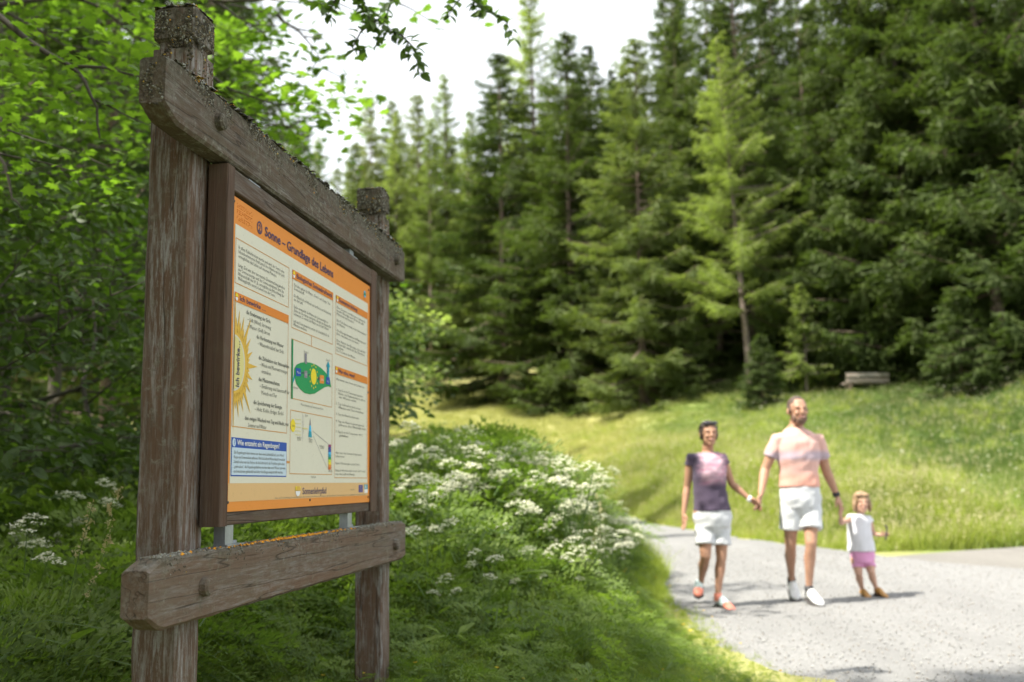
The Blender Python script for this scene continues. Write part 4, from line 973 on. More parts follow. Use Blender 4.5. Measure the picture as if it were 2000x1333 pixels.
for px_, zt_, zl_, wh in ((2.066, 2.186, 2.0, 'near'), (3.668, 2.220, 2.03, 'far')):
    crust_face(900, (px_ - .0006, .064, zl_), (0, .098, 0), (0, 0, zt_ - zl_), (-1, 0, 0), 1.1, 31, 'crusty lichen on the end side of the %s post head' % wh)
    crust_face(700, (px_ + .004, .0594, zl_), (.098, 0, 0), (0, 0, zt_ - zl_), (0, -1, 0), 1.1, 32, 'crusty lichen on the front of the %s post head' % wh)
crust_face(420, (1.8245, .004, 1.845), (0, .05, 0), (0, 0, .095), (-1, 0, 0), 1.0, 33, 'grey lichen on the near end of the top beam')

# ------------------------------------------------------------------ printed panel
def pm(name, c, rough=.42):
    t = NT(name); n = t.noise(9, t.obj(), 5, .7); n2 = t.noise(160, t.obj(), 2, .5)
    col = t.mix(t.ramp(n, [(.3, .16), (.7, 0.)]), tuple(c), tuple(x * .78 for x in c)); col = t.mix(t.ramp(n2, [(.66, 0.), (.72, .35)]), col, tuple(x * .6 for x in c))
    return t.bsdf(col, rough, spec=.35)
PC = dict(orange=(.70, .245, .035), orange2=(.66, .215, .03), cream=(.66, .64, .53), tan=(.66, .42, .19), line=(.55, .26, .08), navy=(.02, .04, .22), text=(.13, .13, .12), blue=(.01, .07, .38), pale=(.50, .62, .72), title=(.045, .035, .11),
          green=(.01, .28, .09), dgreen=(.01, .22, .08), grey=(.22, .21, .25), yellow=(.78, .62, .03), sun=(.66, .41, .06), sunlight=(.64, .58, .24), teal=(.0, .30, .42), purple=(.25, .01, .14), indigo=(.04, .03, .25), sky=(.05, .45, .75), lime=(.5, .62, .05), red=(.55, .12, .02), white=(.75, .76, .76), beige=(.60, .58, .46))
PM = {k: pm('print_' + k, v) for k, v in PC.items()}
PY = .010                                        # local y of the panel face (behind the frame rails)
panel = rect_loft('panel', 2.1785, 3.334, PY, PY + .006, .9975, 1.7585, PM['orange'], .0008)
def pq(px, py): return PL(px, py, OFF + PY)
LAY = {}
def put(name, parts, matname, layer, label=None):
    """flat print on the panel: parts = [(verts (x,z), faces)]"""
    y = PY - .0006 - .0005 * layer; V = []; Fs = []
    for v, f in parts:
        b = len(V); V += [(p[0], y, p[1]) for p in v]; Fs += [tuple(i + b for i in q) for q in f]
    me = bpy.data.meshes.new(name); me.from_pydata(V, [], Fs); me.update(); o = mk(name, me, PM[matname], panel)
    if label: o['label'] = label
    return o
def quadp(pts_): return ([pq(*p) for p in pts_], [(0, 1, 2, 3)])
def rectuv(x0, z0, x1, z1): return ([(x0, z0), (x1, z0), (x1, z1), (x0, z1)], [(0, 1, 2, 3)])
def bb(*pts_):
    q = [pq(*p) for p in pts_]; n = len(q)      # order TL, TR, BR, BL
    return (q[0][0] + q[3][0]) / 2, (q[2][1] + q[3][1]) / 2, (q[1][0] + q[2][0]) / 2, (q[0][1] + q[1][1]) / 2   # x0,z0,x1,z1
def outline(b, w=.0022):
    x0, z0, x1, z1 = b; return [rectuv(x0, z0, x1, z0 + w), rectuv(x0, z1 - w, x1, z1), rectuv(x0, z0 + w, x0 + w, z1 - w), rectuv(x1 - w, z0 + w, x1, z1 - w)]
def disc(cx, cz, rx, rz=None, n=20, a0=0, a1=2 * math.pi):
    rz = rz or rx; v = [(cx, cz)] + [(cx + rx * math.cos(a0 + (a1 - a0) * k / n), cz + rz * math.sin(a0 + (a1 - a0) * k / n)) for k in range(n + 1)]
    return (v, [(0, k + 1, k + 2) for k in range(n)])
def seg(a, b, w=.0012):
    (x0, z0), (x1, z1) = a, b; L = math.hypot(x1 - x0, z1 - z0); nx, nz = -(z1 - z0) / L * w / 2, (x1 - x0) / L * w / 2
    return ([(x0 - nx, z0 - nz), (x1 - nx, z1 - nz), (x1 + nx, z1 + nz), (x0 + nx, z0 + nz)], [(0, 1, 2, 3)])
def text_mesh(body, size, bold=0.0, res=1):
    c = bpy.data.curves.new('t', 'FONT'); c.body = body; c.size = size; c.resolution_u = res; c.offset = bold; c.fill_mode = 'FRONT'
    o = bpy.data.objects.new('t', c); COL.objects.link(o); dg = bpy.context.evaluated_depsgraph_get(); me = bpy.data.meshes.new_from_object(o.evaluated_get(dg))
    v = [(p.co.x, p.co.y) for p in me.vertices]; f = [tuple(p.vertices) for p in me.polygons]; bpy.data.objects.remove(o); bpy.data.meshes.remove(me); bpy.data.curves.remove(c); return v, f
def text_at(body, x0, z, size, width=None, bold=0.0, res=1, rot=False):
    v, f = text_mesh(body, size, bold, res)
    if width: w = max(p[0] for p in v) - min(p[0] for p in v); k = width / w
    else: k = .92
    if rot: return [(x0 - p[1], z + p[0] * k) for p in v], [tuple(q) for q in f]
    return [(x0 + p[0] * k, z + p[1]) for p in v], f
def para(lines, x0, z0, lh, size, wmax, widths=None, bold=0):
    out = []
    for i, t_ in enumerate(lines):
        if not t_: continue
        w = wmax * (widths[i] if widths else min(1, len(t_) / max(len(q) for q in lines)))
        out.append(text_at(t_, x0, z0 - lh * i, size, w, bold))
    return out
# cream field, tan foot band
fx0, fx1 = 2.203, 3.309
put('cream_field', [rectuv(fx0, 1.064, fx1, 1.691)], 'cream', 0)
put('tan_band', [rectuv(2.196, 1.021, fx1 + .004, 1.0638)], 'tan', 0)
# title
zc = 1.716
o = put('title_lettering', [text_at('Sonne – Grundlage des Lebens', 2.383, 1.7065, .036, 2.931 - 2.383, .0006, 3)], 'title', 1)
ring = [(([(2.349 + .017 * math.cos(a), zc + .002 + .017 * math.sin(a)), (2.349 + .017 * math.cos(b), zc + .002 + .017 * math.sin(b)), (2.349 + .0125 * math.cos(b), zc + .002 + .0125 * math.sin(b)), (2.349 + .0125 * math.cos(a), zc + .002 + .0125 * math.sin(a))]), [(0, 1, 2, 3)]) for a, b in [(6.283 * k / 24, 6.283 * (k + 1) / 24) for k in range(24)]]
put('number_badge', ring + [text_at('2', 2.3415, 1.7085, .025, .014, .0006, 3)], 'title', 1)
# raised dots (touch writing) in the top left corner
r8 = random.Random(8); dots_ = MB()
for row in range(3):
    for col_ in range(9):
        if row == 2 and col_ > 8: continue
        for a in range(2):
            for b in range(3):
                if r8.random() < .55:
                    cx, cz = 2.212 + col_ * .0105 + a * .0042, 1.744 - row * .0155 - b * .0042
                    dots_.ball((cx, PY - .0005, cz), (.0013, .0010, .0013), 6)
dots_.build('raised_dots', PM['orange2'], panel)
# boxes
B1 = bb((459.7, 465.3), (565, 522.3), (562.5, 601.5), (458.5, 553)); B2 = bb((457.2, 569.3), (562.5, 616.4), (558.7, 847), (449.8, 833.5)); B2h = bb((457.2, 569.3), (562.5, 616.4), (561.7, 632.5), (456.7, 588))
B3 = bb((450.3, 854), (558.7, 865.2), (558.7, 932.5), (449.8, 930)); B3h = bb((450.3, 854), (558.7, 865.2), (558.7, 883), (450.3, 873))
B4 = bb((570.6, 527.2), (649.9, 571.8), (648.9, 673.3), (568.7, 641)); B4h = bb((570.6, 527.2), (649.9, 571.8), (649.9, 587.9), (570, 544.5))
B5 = bb((568.5, 662), (648.4, 691), (647.9, 796.4), (567.4, 779)); B6 = bb((566.2, 800.6), (647.9, 815.7), (647.9, 928), (565, 926.4))
B7 = bb((655.8, 578), (717.2, 610), (717.2, 715.9), (654, 691.4)); B7h = bb((655.8, 578), (717.2, 610), (717.2, 623.8), (655.8, 590.9))
B8 = bb((654, 714.2), (716.7, 738.2), (716, 935), (652.3, 933.8)); B8h = bb((654, 714.2), (716.7, 738.2), (716.7, 751.8), (654, 729.5))
lx0, lx1 = B1[0], B1[2]; B2 = (lx0, B2[1], lx1, B2[3]); B3 = (lx0, B3[1], lx1, B3[3]); B2h = (lx0, B2h[1], lx1, B2h[3]); B3h = (lx0, B3h[1], lx1, B3h[3])
for b in (B1, B2, B4, B5, B6, B7, B8): put('box_outline', outline(b), 'line', 1)
for b in (B2h, B4h, B7h, B8h): put('heading_bar', [rectuv(*b)], 'orange2', 2)
def heading(b, txt, k, frac):
    h = b[3] - b[1]; put('heading_lettering', [text_at(txt, b[0] + h * 1.15, b[1] + h * .28, h * .72, (b[2] - b[0] - h * 1.3) * frac, .0003, 2)], 'red' if k else 'title', 3)
    put('cup_emblem', [disc(b[0] + h * .45, b[1] + h * .62, h * .3, h * .3, 12, 0, math.pi), rectuv(b[0] + h * .12, b[1] + h * .55, b[0] + h * .8, b[1] + h * .62)], 'yellow', 3)
    put('cup_emblem', [disc(b[0] + h * .45, b[1] + h * .48, h * .28, h * .36, 12, math.pi, 2 * math.pi)], 'white', 3)
heading(B2h, 'Ich bewirke …', 0, .50); heading(B4h, 'Biologisches Sonnenkraftwerk', 0, .98); heading(B7h, 'Sonnenstrahlung', 0, .62); heading(B8h, 'Was wäre, wenn?', 0, .55)
# blue box
put('blue_box', [rectuv(*B3)], 'blue', 1); w = .003; put('pale_field', [rectuv(B3[0] + w, B3[1] + w, B3[2] - w, B3h[1])], 'pale', 2)
h = B3h[3] - B3h[1]; put('question_badge', [disc(B3h[0] + h * .62, B3h[1] + h * .5, h * .42)], 'pale', 2); put('question_mark', [text_at('?', B3h[0] + h * .48, B3h[1] + h * .28, h * .65, h * .28, 0, 2)], 'blue', 3)
put('heading_lettering', [text_at('Wie entsteht ein Regenbogen?', B3h[0] + h * 1.3, B3h[1] + h * .27, h * .78, (B3h[2] - B3h[0]) * .76, .0003, 2)], 'white', 3)
put('body_lettering', para(['Ein Regenbogen kann immer nur dann einen Lichteinfall auf „eine Wand“', 'Regen und Sonnenschein auftreten. Wird die Luft mit Wasserdampf Sonnenlicht', 'Sobald sehen wir die Farben, da das Licht durch die Tröpfchen gebrochen', '„gebrochen“, die Regenbogenfarben werden dann vom Wasser getrennt', 'und wiederum gebündelt und über den Bogen ausgestrahlt werden.'],
    B3[0] + .014, B3h[1] - .0145, (B3h[1] - B3[1] - .012) / 5, .0105, (B3[2] - B3[0]) * .93, [.97, .99, .98, 1, .95]), 'text', 3)
# introduction
put('body_lettering', para(['In allen Kulturkreisen wurde und wird der Sonne eine', 'lebensbestimmende Kraft zuteil. Ihre Wärme und ihr Licht', 'ermöglichen das Leben auf unserem Planeten.', '', 'Lange Zeit war aber den meisten Zusammenhang zwischen', 'der Sonnenenergie und der Sonne unbekannt. Erst die', 'Wissenschaft des 19. Jh. ermöglichte die Erforschung der', 'Wirkungskräfte unseres Lebens von der Sonne.'],
    B1[0] + .016, B1[3] - .024, (B1[3] - B1[1] - .024) / 8, .0125, (B1[2] - B1[0]) * .87, [.97, .98, .80, 1, .99, .97, .98, .78]), 'text', 2)
# ich bewirke: half sun and sayings
cx, cz = pq(452, 707); R0x = pq(487, 707)[0] - cx; x0 = B2[0] + .004
rays_ = []; rs = random.Random(2)
Rr = .076
for k in range(25):
    a = -math.pi / 2 + math.pi * (k + .0) / 24; ln = (.112 if k % 2 == 0 else .092) * (1.25 if k % 6 == 0 else 1); w = .105
    rays_.append(([(x0 + max(0, Rr * math.cos(a - w)), cz + Rr * 1.0 * math.sin(a - w)), (x0 + max(0, ln * 1.0 * math.cos(a + .03)), cz + ln * 1.22 * math.sin(a + .03)), (x0 + max(0, Rr * math.cos(a + w)), cz + Rr * math.sin(a + w))], [(0, 1, 2)]))
put('sun_rays', rays_ + [disc(x0, cz, Rr, Rr, 24, -math.pi / 2, math.pi / 2)], 'sun', 2); put('sun_rim', [disc(x0, cz, .062, .068, 24, -math.pi / 2, math.pi / 2)], 'beige', 3); put('sun_face', [disc(x0, cz, .054, .063, 24, -math.pi / 2, math.pi / 2)], 'sunlight', 4)
v, f = text_at('Ich bewirke…', 0, 0, .028, .112, .0006, 3); put('sun_lettering', [([(x0 + .028 - p[1], cz - .058 + p[0]) for p in v], f)], 'title', 5)
def saying(px, py, lines, sc=1.0):
    x, z = pq(px, py); s = .0145; out = []
    for i, t_ in enumerate(lines):
        ind = 0 if i == 0 else (.008 if t_.startswith('⇒') or t_.startswith('–') else .02)
        out.append(text_at(t_, x + ind, z - .0165 * i, s, len(t_) * .0068 * sc * (1.0 if i else 1.03), .0002 if i == 0 else 0))
    return out
S_ = saying(480, 613, ['die Erwärmung der Erde', '– Luft (Wind) Strömung', '– Wasser (Golf) Strom']) + saying(500, 661, ['die Verdunstung von Wasser', '– Wasserkreislauf der Erde']) + saying(504, 702, ['die Zirkulation der Atmosphäre', '– Winde und Meeresströmungen', 'entstehen'])
S_ += saying(504, 744, ['das Pflanzenwachstum', '– Ernährung und Sauerstoff für', 'Mensch und Tier']) + saying(494, 789, ['die Speicherung der Energie', '– Holz, Kohle, Erdgas, Erdöl']) + saying(477, 820, ['den ewigen Wechsel von Tag und Nacht, von', 'Sommer und Winter'])
put('body_lettering', S_, 'text', 2)
# biological power plant text
put('body_lettering', para(['Ein Leben gehört der Pflanze: „Chemie“ und „Energie“. Der', 'Sonnenstoff.', '', 'Die Pflanze holt sich Wasser aus dem Boden und Kohlendioxid', 'aus der Luft.', '', 'Dabei verwandelt die Wärme der Sonnenstrahlen in', 'Zellen um. Die daraus entstandene Energie zur Energie aller', 'Lebewesen. So wächst die Pflanze aus der Luft, Wasser', '', 'Luft und Sonne zusammen und wir die Grundstoffe für die', 'Pflanzen wachsen.'],
    B4[0] + .014, B4h[1] - .019, (B4h[1] - B4[1] - .022) / 11.5, .0118, (B4[2] - B4[0]) * .92, [.96, .25, 1, .98, .22, 1, .90, .99, .92, 1, .93, .33]), 'text', 2)
x_, zt = pq(608, 656); put('connector', [rectuv(x_ - .002, B5[3], x_ + .002, B4[1]), rectuv(lx1, pq(562, 903)[1] - .003, B6[0], pq(562, 903)[1] + .003)], 'line', 1)
# leaf diagram: shapes traced in panel units
put('green_bar', [quadp([(567.6, 779), (570.9, 779.8), (571.9, 664), (568.6, 662)])], 'dgreen', 2)
lf = [(573.5, 733), (574, 720), (578, 713), (586, 709), (596, 707.5), (606, 709), (617, 713), (627, 720), (634, 727), (640, 735), (644, 744), (646, 757), (640, 755), (633, 757), (625, 762), (614, 769), (604, 770.5), (594, 768), (585, 760), (578, 750)]
put('leaf_shape', [([pq(*p) for p in lf], [tuple(range(len(lf)))])], 'green', 2)
put('leaf_stalk', [([pq(574, 730), pq(576, 735), pq(570.5, 752), pq(569.3, 752)], [(0, 1, 2, 3)])], 'teal', 2)
put('blue_label', [quadp([(576.5, 735), (586.5, 735.5), (586.5, 720.5), (576.5, 719)]), quadp([(635.5, 750.5), (643, 752), (643, 738), (636, 736.5)])], 'blue', 3)
put('blue_arrow', [quadp([(637.8, 737), (641.3, 737.5), (641.6, 717), (638.1, 716.2)]), ([pq(636, 716), pq(643.3, 718), pq(640, 706)], [(0, 1, 2)])], 'teal', 4)
put('grey_arrow', [quadp([(594.3, 711), (598.3, 711.8), (598, 691), (594, 690)]), quadp([(593, 738), (599, 739), (599, 725), (593, 724)])], 'grey', 3)
put('orange_label', [quadp([(623, 749), (631.5, 750), (631.5, 734), (623.5, 732.5)])], 'orange', 3)
sx, sz = pq(611.5, 736); rr_ = .024; sun_p = [disc(sx, sz, rr_)]
for k in range(12):
    a = k * math.pi / 6; sun_p.append(disc(sx + 1.42 * rr_ * math.cos(a), sz + 1.42 * rr_ * math.sin(a), .0035, None, 6))
put('small_sun', sun_p, 'yellow', 3)
def lab(px, py, t_, w, s=.009): x, z = pq(px, py); return text_at(t_, x, z, s, w)
put('diagram_lettering', [lab(592, 688.5, 'Kohlendioxid', .036), lab(635.5, 704.5, 'Sauerstoff', .034), lab(571.5, 758.5, 'Blattstiel', .036), lab(586, 792, 'Wasser, Kohlendioxid und Sonnenlicht ergeben Zucker', .19), lab(606, 933.5, 'Regenbogen', .04)], 'text', 4)
put('diagram_lettering', [lab(578, 729, 'Wasser', .028), lab(593.8, 733, 'CO2', .018), lab(624.5, 743, 'Zucker', .028), lab(636.5, 747, 'O2', .018)], 'white', 5)
put('small_arrow', [quadp([(587.5, 729.5), (592, 730), (592, 728), (587.5, 727.5)]), quadp([(600.5, 733.5), (604, 734), (604, 731.5), (600.5, 731)]), quadp([(619.5, 742), (622.5, 742.5), (622.5, 737.5), (619.5, 737)])], 'title', 4)
# prism diagram
x_, z_ = pq(571.3, 831.5); put('yellow_disc', [disc(x_, z_, .018)], 'yellow', 2); put('diagram_lettering', [text_at('Sonne', x_ - .011, z_ - .003, .008, .022)], 'text', 3)
put('light_rays', [seg(pq(576, y_), pq(587, y_ + 1.3), .0018) for y_ in (819, 827, 834, 841.5, 849)] + [seg(pq(590, 836.5), pq(600, 838), .003)], 'sunlight', 2)
put('slit_line', [seg(pq(589.7, 808), pq(589.7, 862), .0012), seg(pq(592, 812), pq(592, 848), .001)], 'grey', 2)
a_, b_, c_ = pq(605, 816), pq(601.5, 854), pq(608.3, 855); m1 = (a_[0] * .6 + b_[0] * .4, a_[1] * .6 + b_[1] * .4); m2 = (a_[0] * .6 + c_[0] * .4, a_[1] * .6 + c_[1] * .4); m3 = (a_[0] * .3 + b_[0] * .7, a_[1] * .3 + b_[1] * .7); m4 = (a_[0] * .3 + c_[0] * .7, a_[1] * .3 + c_[1] * .7)
put('prism_shape', [([a_, m1, m2], [(0, 1, 2)])], 'grey', 2); put('prism_shape', [([m1, m3, m4, m2], [(0, 1, 2, 3)])], 'sky', 2); put('prism_shape', [([m3, b_, c_, m4], [(0, 1, 2, 3)])], 'teal', 2)
put('spread_lines', [seg(pq(609.5, 842), pq(640.5, 868), .0012), seg(pq(611, 852), pq(638.5, 915), .0012)], 'grey', 2)
sp = ['purple', 'indigo', 'blue', 'sky', 'teal', 'green', 'lime', 'yellow', 'orange', 'red']
for i, cn in enumerate(sp):
    y0_, y1_ = 868.5 + i * 4.9, 868.5 + (i + 1) * 4.9; put('spectrum_band', [quadp([(640.3, y1_), (645.6, y1_ + .3), (645.8, y0_ + .3), (640.6, y0_)])], cn, 2)
put('diagram_lettering', [lab(595, 813.5, 'Spalt', .02), lab(579, 856.5, 'weißes', .032), lab(580, 860.5, 'Licht', .024), lab(602, 860, 'Prisma', .03), lab(602, 864, '(Glas)', .028), lab(623, 873, 'farbiges', .042), lab(625, 877, 'Licht', .03), lab(640, 921.5, 'Spektrum', .035)], 'text', 3)
# right column
put('body_lettering', para(['Die Sonne sendet pro Sekunde', 'mehr Energie zur Erde als alle', 'Menschen verbrauchen.', '', 'Ein Teil davon wird in der Atmosphäre', 'als Wärme', '', 'Die Energie kommt in 8 Minuten zur', 'Erde, das Licht von der Sonne', '', 'Der Anteil der Energie, der auf die', 'Wüste fällt, würde für alle Menschen', 'reichen.', 'Die 12. Sonnen der Wärme.'],
    B7[0] + .010, B7h[1] - .018, (B7h[1] - B7[1] - .022) / 13.5, .0112, (B7[2] - B7[0]) * .93, [.95, .90, .55, 1, .98, .25, 1, .97, .72, 1, .95, .93, .22, .62]), 'text', 2)
put('body_lettering', para(['Was würde ohne Sonne auf der Erde sein:', '', '', '1. Tag: Es ist die Temperatur gesunken', '    Nacht- und Tagtemperaturen gibt es', '    im Wesen nicht', '', '2. Tag: Licht auf der Erde ist aus', '    Pflanzen und Tiere brauchen', '', '3. Tag: der Mond leuchtet nicht', '', '4. Tag: die Meere beginnen ganz zu', '    gefrieren. Der Wind läßt nach', '', '5. Tag: Es ist die Temperatur −80°C', '    gefallen', '', '', '', '', 'Nur eine der Sonnen bringt unser', 'Leben hervor.', '', 'Nach 3 Wochen gäbe es kein Leben.', '', 'Nach 4 Wochen sinkt es auf −200°C und', 'nur die Luft ist flüssig'],
    B8[0] + .010, B8h[1] - .018, (B8h[1] - B8[1] - .022) / 27.5, .0100, (B8[2] - B8[0]) * .93, [.95, 1, 1, .88, .90, .55, 1, .80, .82, 1, .74, 1, .92, .90, 1, .88, .28, 1, 1, 1, 1, .85, .28, 1, .78, 1, .97, .60]), 'text', 2)
# foot band
x_, z_ = pq(587, 963); put('cup_emblem', [rectuv(pq(576, 960)[0], 1.0435, pq(586, 960)[0], 1.0545)], 'yellow', 2); put('cup_emblem', [disc(pq(581, 966)[0], 1.0415, .018, .014, 12, math.pi, 2 * math.pi)], 'white', 2); put('cup_emblem', [disc(pq(581.5, 966)[0], 1.0437, .017, .012, 12, 0, math.pi)], 'sun', 3)
put('foot_lettering', [text_at('Sonnenlehrpfad', pq(590, 965)[0], 1.0325, .026, pq(636.5, 965)[0] - pq(590, 965)[0], .0004, 3)], 'title', 1)
put('foot_lettering', [text_at('Idee und Gestaltung: Sonnenlehrpfad, Arbeitskreis für Natur und Umwelt, mit freundlicher Unterstützung der Gemeinde und der Europäischen Union', pq(536, 979)[0], 1.0235, .0055, pq(716, 970)[0] - pq(536, 979)[0] - .01)], 'text', 1)
a_ = pq(700, 960)[0]; b_ = pq(708, 960)[0]; put('flag_emblem', [rectuv(a_, 1.032, b_, 1.0565)], 'indigo', 1); put('flag_stars', [disc((a_ + b_) / 2 + .0085 * math.cos(k * .5236), 1.0443 + .0085 * math.sin(k * .5236), .0012, None, 5) for k in range(12)], 'yellow', 2)
a_ = pq(711, 960)[0]; b_ = pq(717.5, 960)[0]; put('square_emblem', [rectuv(a_, 1.042, b_, 1.058)], 'teal', 1); put('square_emblem', [rectuv(a_, 1.029, b_, 1.0418)], 'white', 1); put('square_emblem_stroke', [seg((a_ + .006, 1.044), (a_ + .014, 1.056), .004), seg((a_ + .014, 1.056), (a_ + .022, 1.044), .004)], 'white', 2)
put('foot_lettering', [lab(684, 958, 'Leader', .04, .008), lab(684, 968, 'gefördert', .04, .006)], 'text', 1)
# small green emblem in the top right corner
x_, z_ = pq(712, 575); put('corner_emblem', [disc(x_, z_, .012)], 'sky', 1); put('corner_emblem', [([(x_ - .013, z_ - .004), (x_ + .013, z_ - .004), (x_, z_ + .010)], [(0, 1, 2)])], 'dgreen', 2); put('corner_lettering', [text_at('Naturpark', x_ - .016, z_ - .020, .008, .032)], 'red', 1)
# screws
for px, py in [(457, 393), (448, 680), (444.5, 982), (605, 977), (718.5, 971), (718.5, 767), (719.5, 567)]:
    x_, z_ = pq(px, py); x_ = min(max(x_, 2.187), 3.326); MB().ball((x_, PY - .001, z_), (.0038, .002, .0038), 8).build('screw', MAT['screw'], panel)
# ------------------------------------------------------------------ wooden bench at the forest edge
bp = at(1690, 757, 40.5); bench = empty('bench', (bp.x, 40.5, gz(bp.x, 40.5) - .12), R_(4)); tag(bench, 'empty grey wooden bench on the slope below the dark spruces', 'bench')
MAT['bench'] = wood('bench_wood', 0, .2, .8, (.46, .42, .37)); MAT['bench_leg'] = wood('bench_leg_wood', 2, 0, .3, (.16, .13, .10))
for z0, z1, y in [(.46, .60, -.30), (.66, .82, -.34)]: MB().box((-.9, y, z0), (.9, y + .045, z1)).build('backrest_plank', MAT['bench'], bench)
for y in (-.22, -.05, .12): MB().box((-.9, y, .40), (.9, y + .14, .445)).build('seat_plank', MAT['bench'], bench)
for x in (-.72, .72):
    MB().box((x - .045, -.25, -.15), (x + .045, .24, .397)).build('leg', MAT['bench_leg'], bench); MB().box((x - .04, -.293, .2), (x + .04, -.252, .80)).build('backrest_post', MAT['bench_leg'], bench)

# ------------------------------------------------------------------ people
def skin(name, c):
    t = NT(name); n = t.noise(30, t.obj(), 4, .6); col = t.ramp(n, [(.3, tuple(x * .88 for x in c)), (.7, tuple(min(1, x * 1.1) for x in c))]); p = t.n('ShaderNodeBsdfPrincipled')
    t.l(col, p.inputs['Base Color']); p.inputs['Roughness'].default_value = .5; p.inputs['Subsurface Weight'].default_value = .08; p.inputs['Subsurface Radius'].default_value = (.01, .004, .002); p.inputs['Specular IOR Level'].default_value = .35
    t.l(p.outputs[0], t.out.inputs[0]); return t.m
def cloth(name, col, sc=18, stripes=None):
    t = NT(name); n = t.noise(sc, t.obj((1, 1, .5)), 4, .6, .8); fine = t.noise(300, t.obj(), 2)
    c = t.mix(t.ramp(n, [(.35, .35), (.6, 0.)]), tuple(col), tuple(x * .8 for x in col))
    if stripes: c = stripes(t, c)
    return t.bsdf(c, .85, bump=n, bstr=.55, bdist=.012, spec=.15, sheen=.15)
MAT['skin_man'] = skin('tanned_skin', (.44, .25, .17)); MAT['skin_woman'] = skin('dark_tanned_skin', (.42, .235, .155)); MAT['skin_child'] = skin('light_skin', (.56, .34, .25))
def man_shirt(t, c):
    sx = t.n('ShaderNodeSeparateXYZ'); t.l(t.obj((.5, .5, .5)), sx.inputs[0]); z = sx.outputs[2]
    n = t.noise(5, t.obj((1, 1, 2)), 3, .6); zz = t.math('ADD', z, t.math('MULTIPLY', n, .03))
    c = t.mix(t.ramp(zz, [(.0, 1.), (.5475, 1.), (.57, 0.)]), c, (.68, .36, .29))
    blob = t.math('MULTIPLY', t.ramp(t.noise(4.5, t.obj((1, 1, 3.2)), 3, .5), [(.40, 0.), (.50, 1.)]), t.ramp(z, [(.0, 0.), (.592, 0.), (.61, 1.), (.63, 1.), (.65, 0.)]))
    return t.mix(t.math('MULTIPLY', blob, .75), c, (.36, .33, .42))
def woman_shirt(t, c):
    sx = t.n('ShaderNodeSeparateXYZ'); t.l(t.obj((.5, .5, .5)), sx.inputs[0]); x, z = sx.outputs[0], sx.outputs[2]
    b = t.noise(6, t.obj((.6, 1, 2.6)), 4, .65, .6); pal = t.ramp(b, [(.35, (.42, .17, .27)), (.5, (.62, .45, .52)), (.62, (.60, .22, .34)), (.75, (.30, .20, .28))])
    xa = t.math('ADD', t.math('ABSOLUTE', x), t.math('MULTIPLY', t.math('SUBTRACT', t.noise(16, t.obj((1, 1, 2)), 4, .7), .5), .07))
    mx = t.math('MULTIPLY', t.ramp(xa, [(.035, 1.), (.068, 0.)]), t.ramp(t.math('ADD', z, t.math('MULTIPLY', b, .025)), [(.0, 0.), (.515, 0.), (.555, .8), (.64, 1.), (.665, 0.)]))
    return t.mix(mx, c, pal)
MAT['shirt_man'] = cloth('pink_shirt', (.82, .60, .56), 9, None); MAT['shorts_white'] = cloth('white_shorts', (.60, .62, .65), 10); MAT['shorts_pink'] = cloth('pink_shorts', (.72, .34, .58), 14)
MAT['shirt_white'] = cloth('white_child_shirt', (.68, .69, .74), 10); MAT['hair_dark'] = flat_mat('dark_brown_hair', (.045, .03, .025), .45, var=.5, sc=70, bstr=.6); MAT['hair_man'] = flat_mat('short_brown_hair', (.085, .055, .042), .7, var=.4, sc=90, bstr=.6)
MAT['beard'] = flat_mat('beard_hair', (.16, .095, .07), .8, var=.5, sc=120, bstr=.8); MAT['hair_blond'] = flat_mat('blond_hair', (.30, .20, .115), .5, var=.45, sc=60, bstr=.7)
MAT['shoe_white'] = flat_mat('white_shoe', (.72, .73, .74), .6, sc=30); MAT['coral'] = flat_mat('coral_shoe', (.80, .27, .19), .6); MAT['mint'] = flat_mat('pale_blue_shoe', (.55, .68, .70), .6); MAT['boot'] = flat_mat('brown_boot', (.42, .22, .06), .6, sc=25)
MAT['black'] = flat_mat('black_fabric', (.03, .03, .035), .6); MAT['sole'] = flat_mat('dark_sole', (.06, .055, .055), .7); MAT['lens'] = flat_mat('dark_lens', (.03, .03, .04), .1, spec=.8); MAT['eye'] = flat_mat('eye_dark', (.035, .02, .015), .3); MAT['lip'] = flat_mat('lips', (.42, .15, .12), .5); MAT['teeth'] = flat_mat('teeth', (.7, .68, .62), .4); MAT['wristband'] = flat_mat('white_band', (.8, .8, .8), .5)

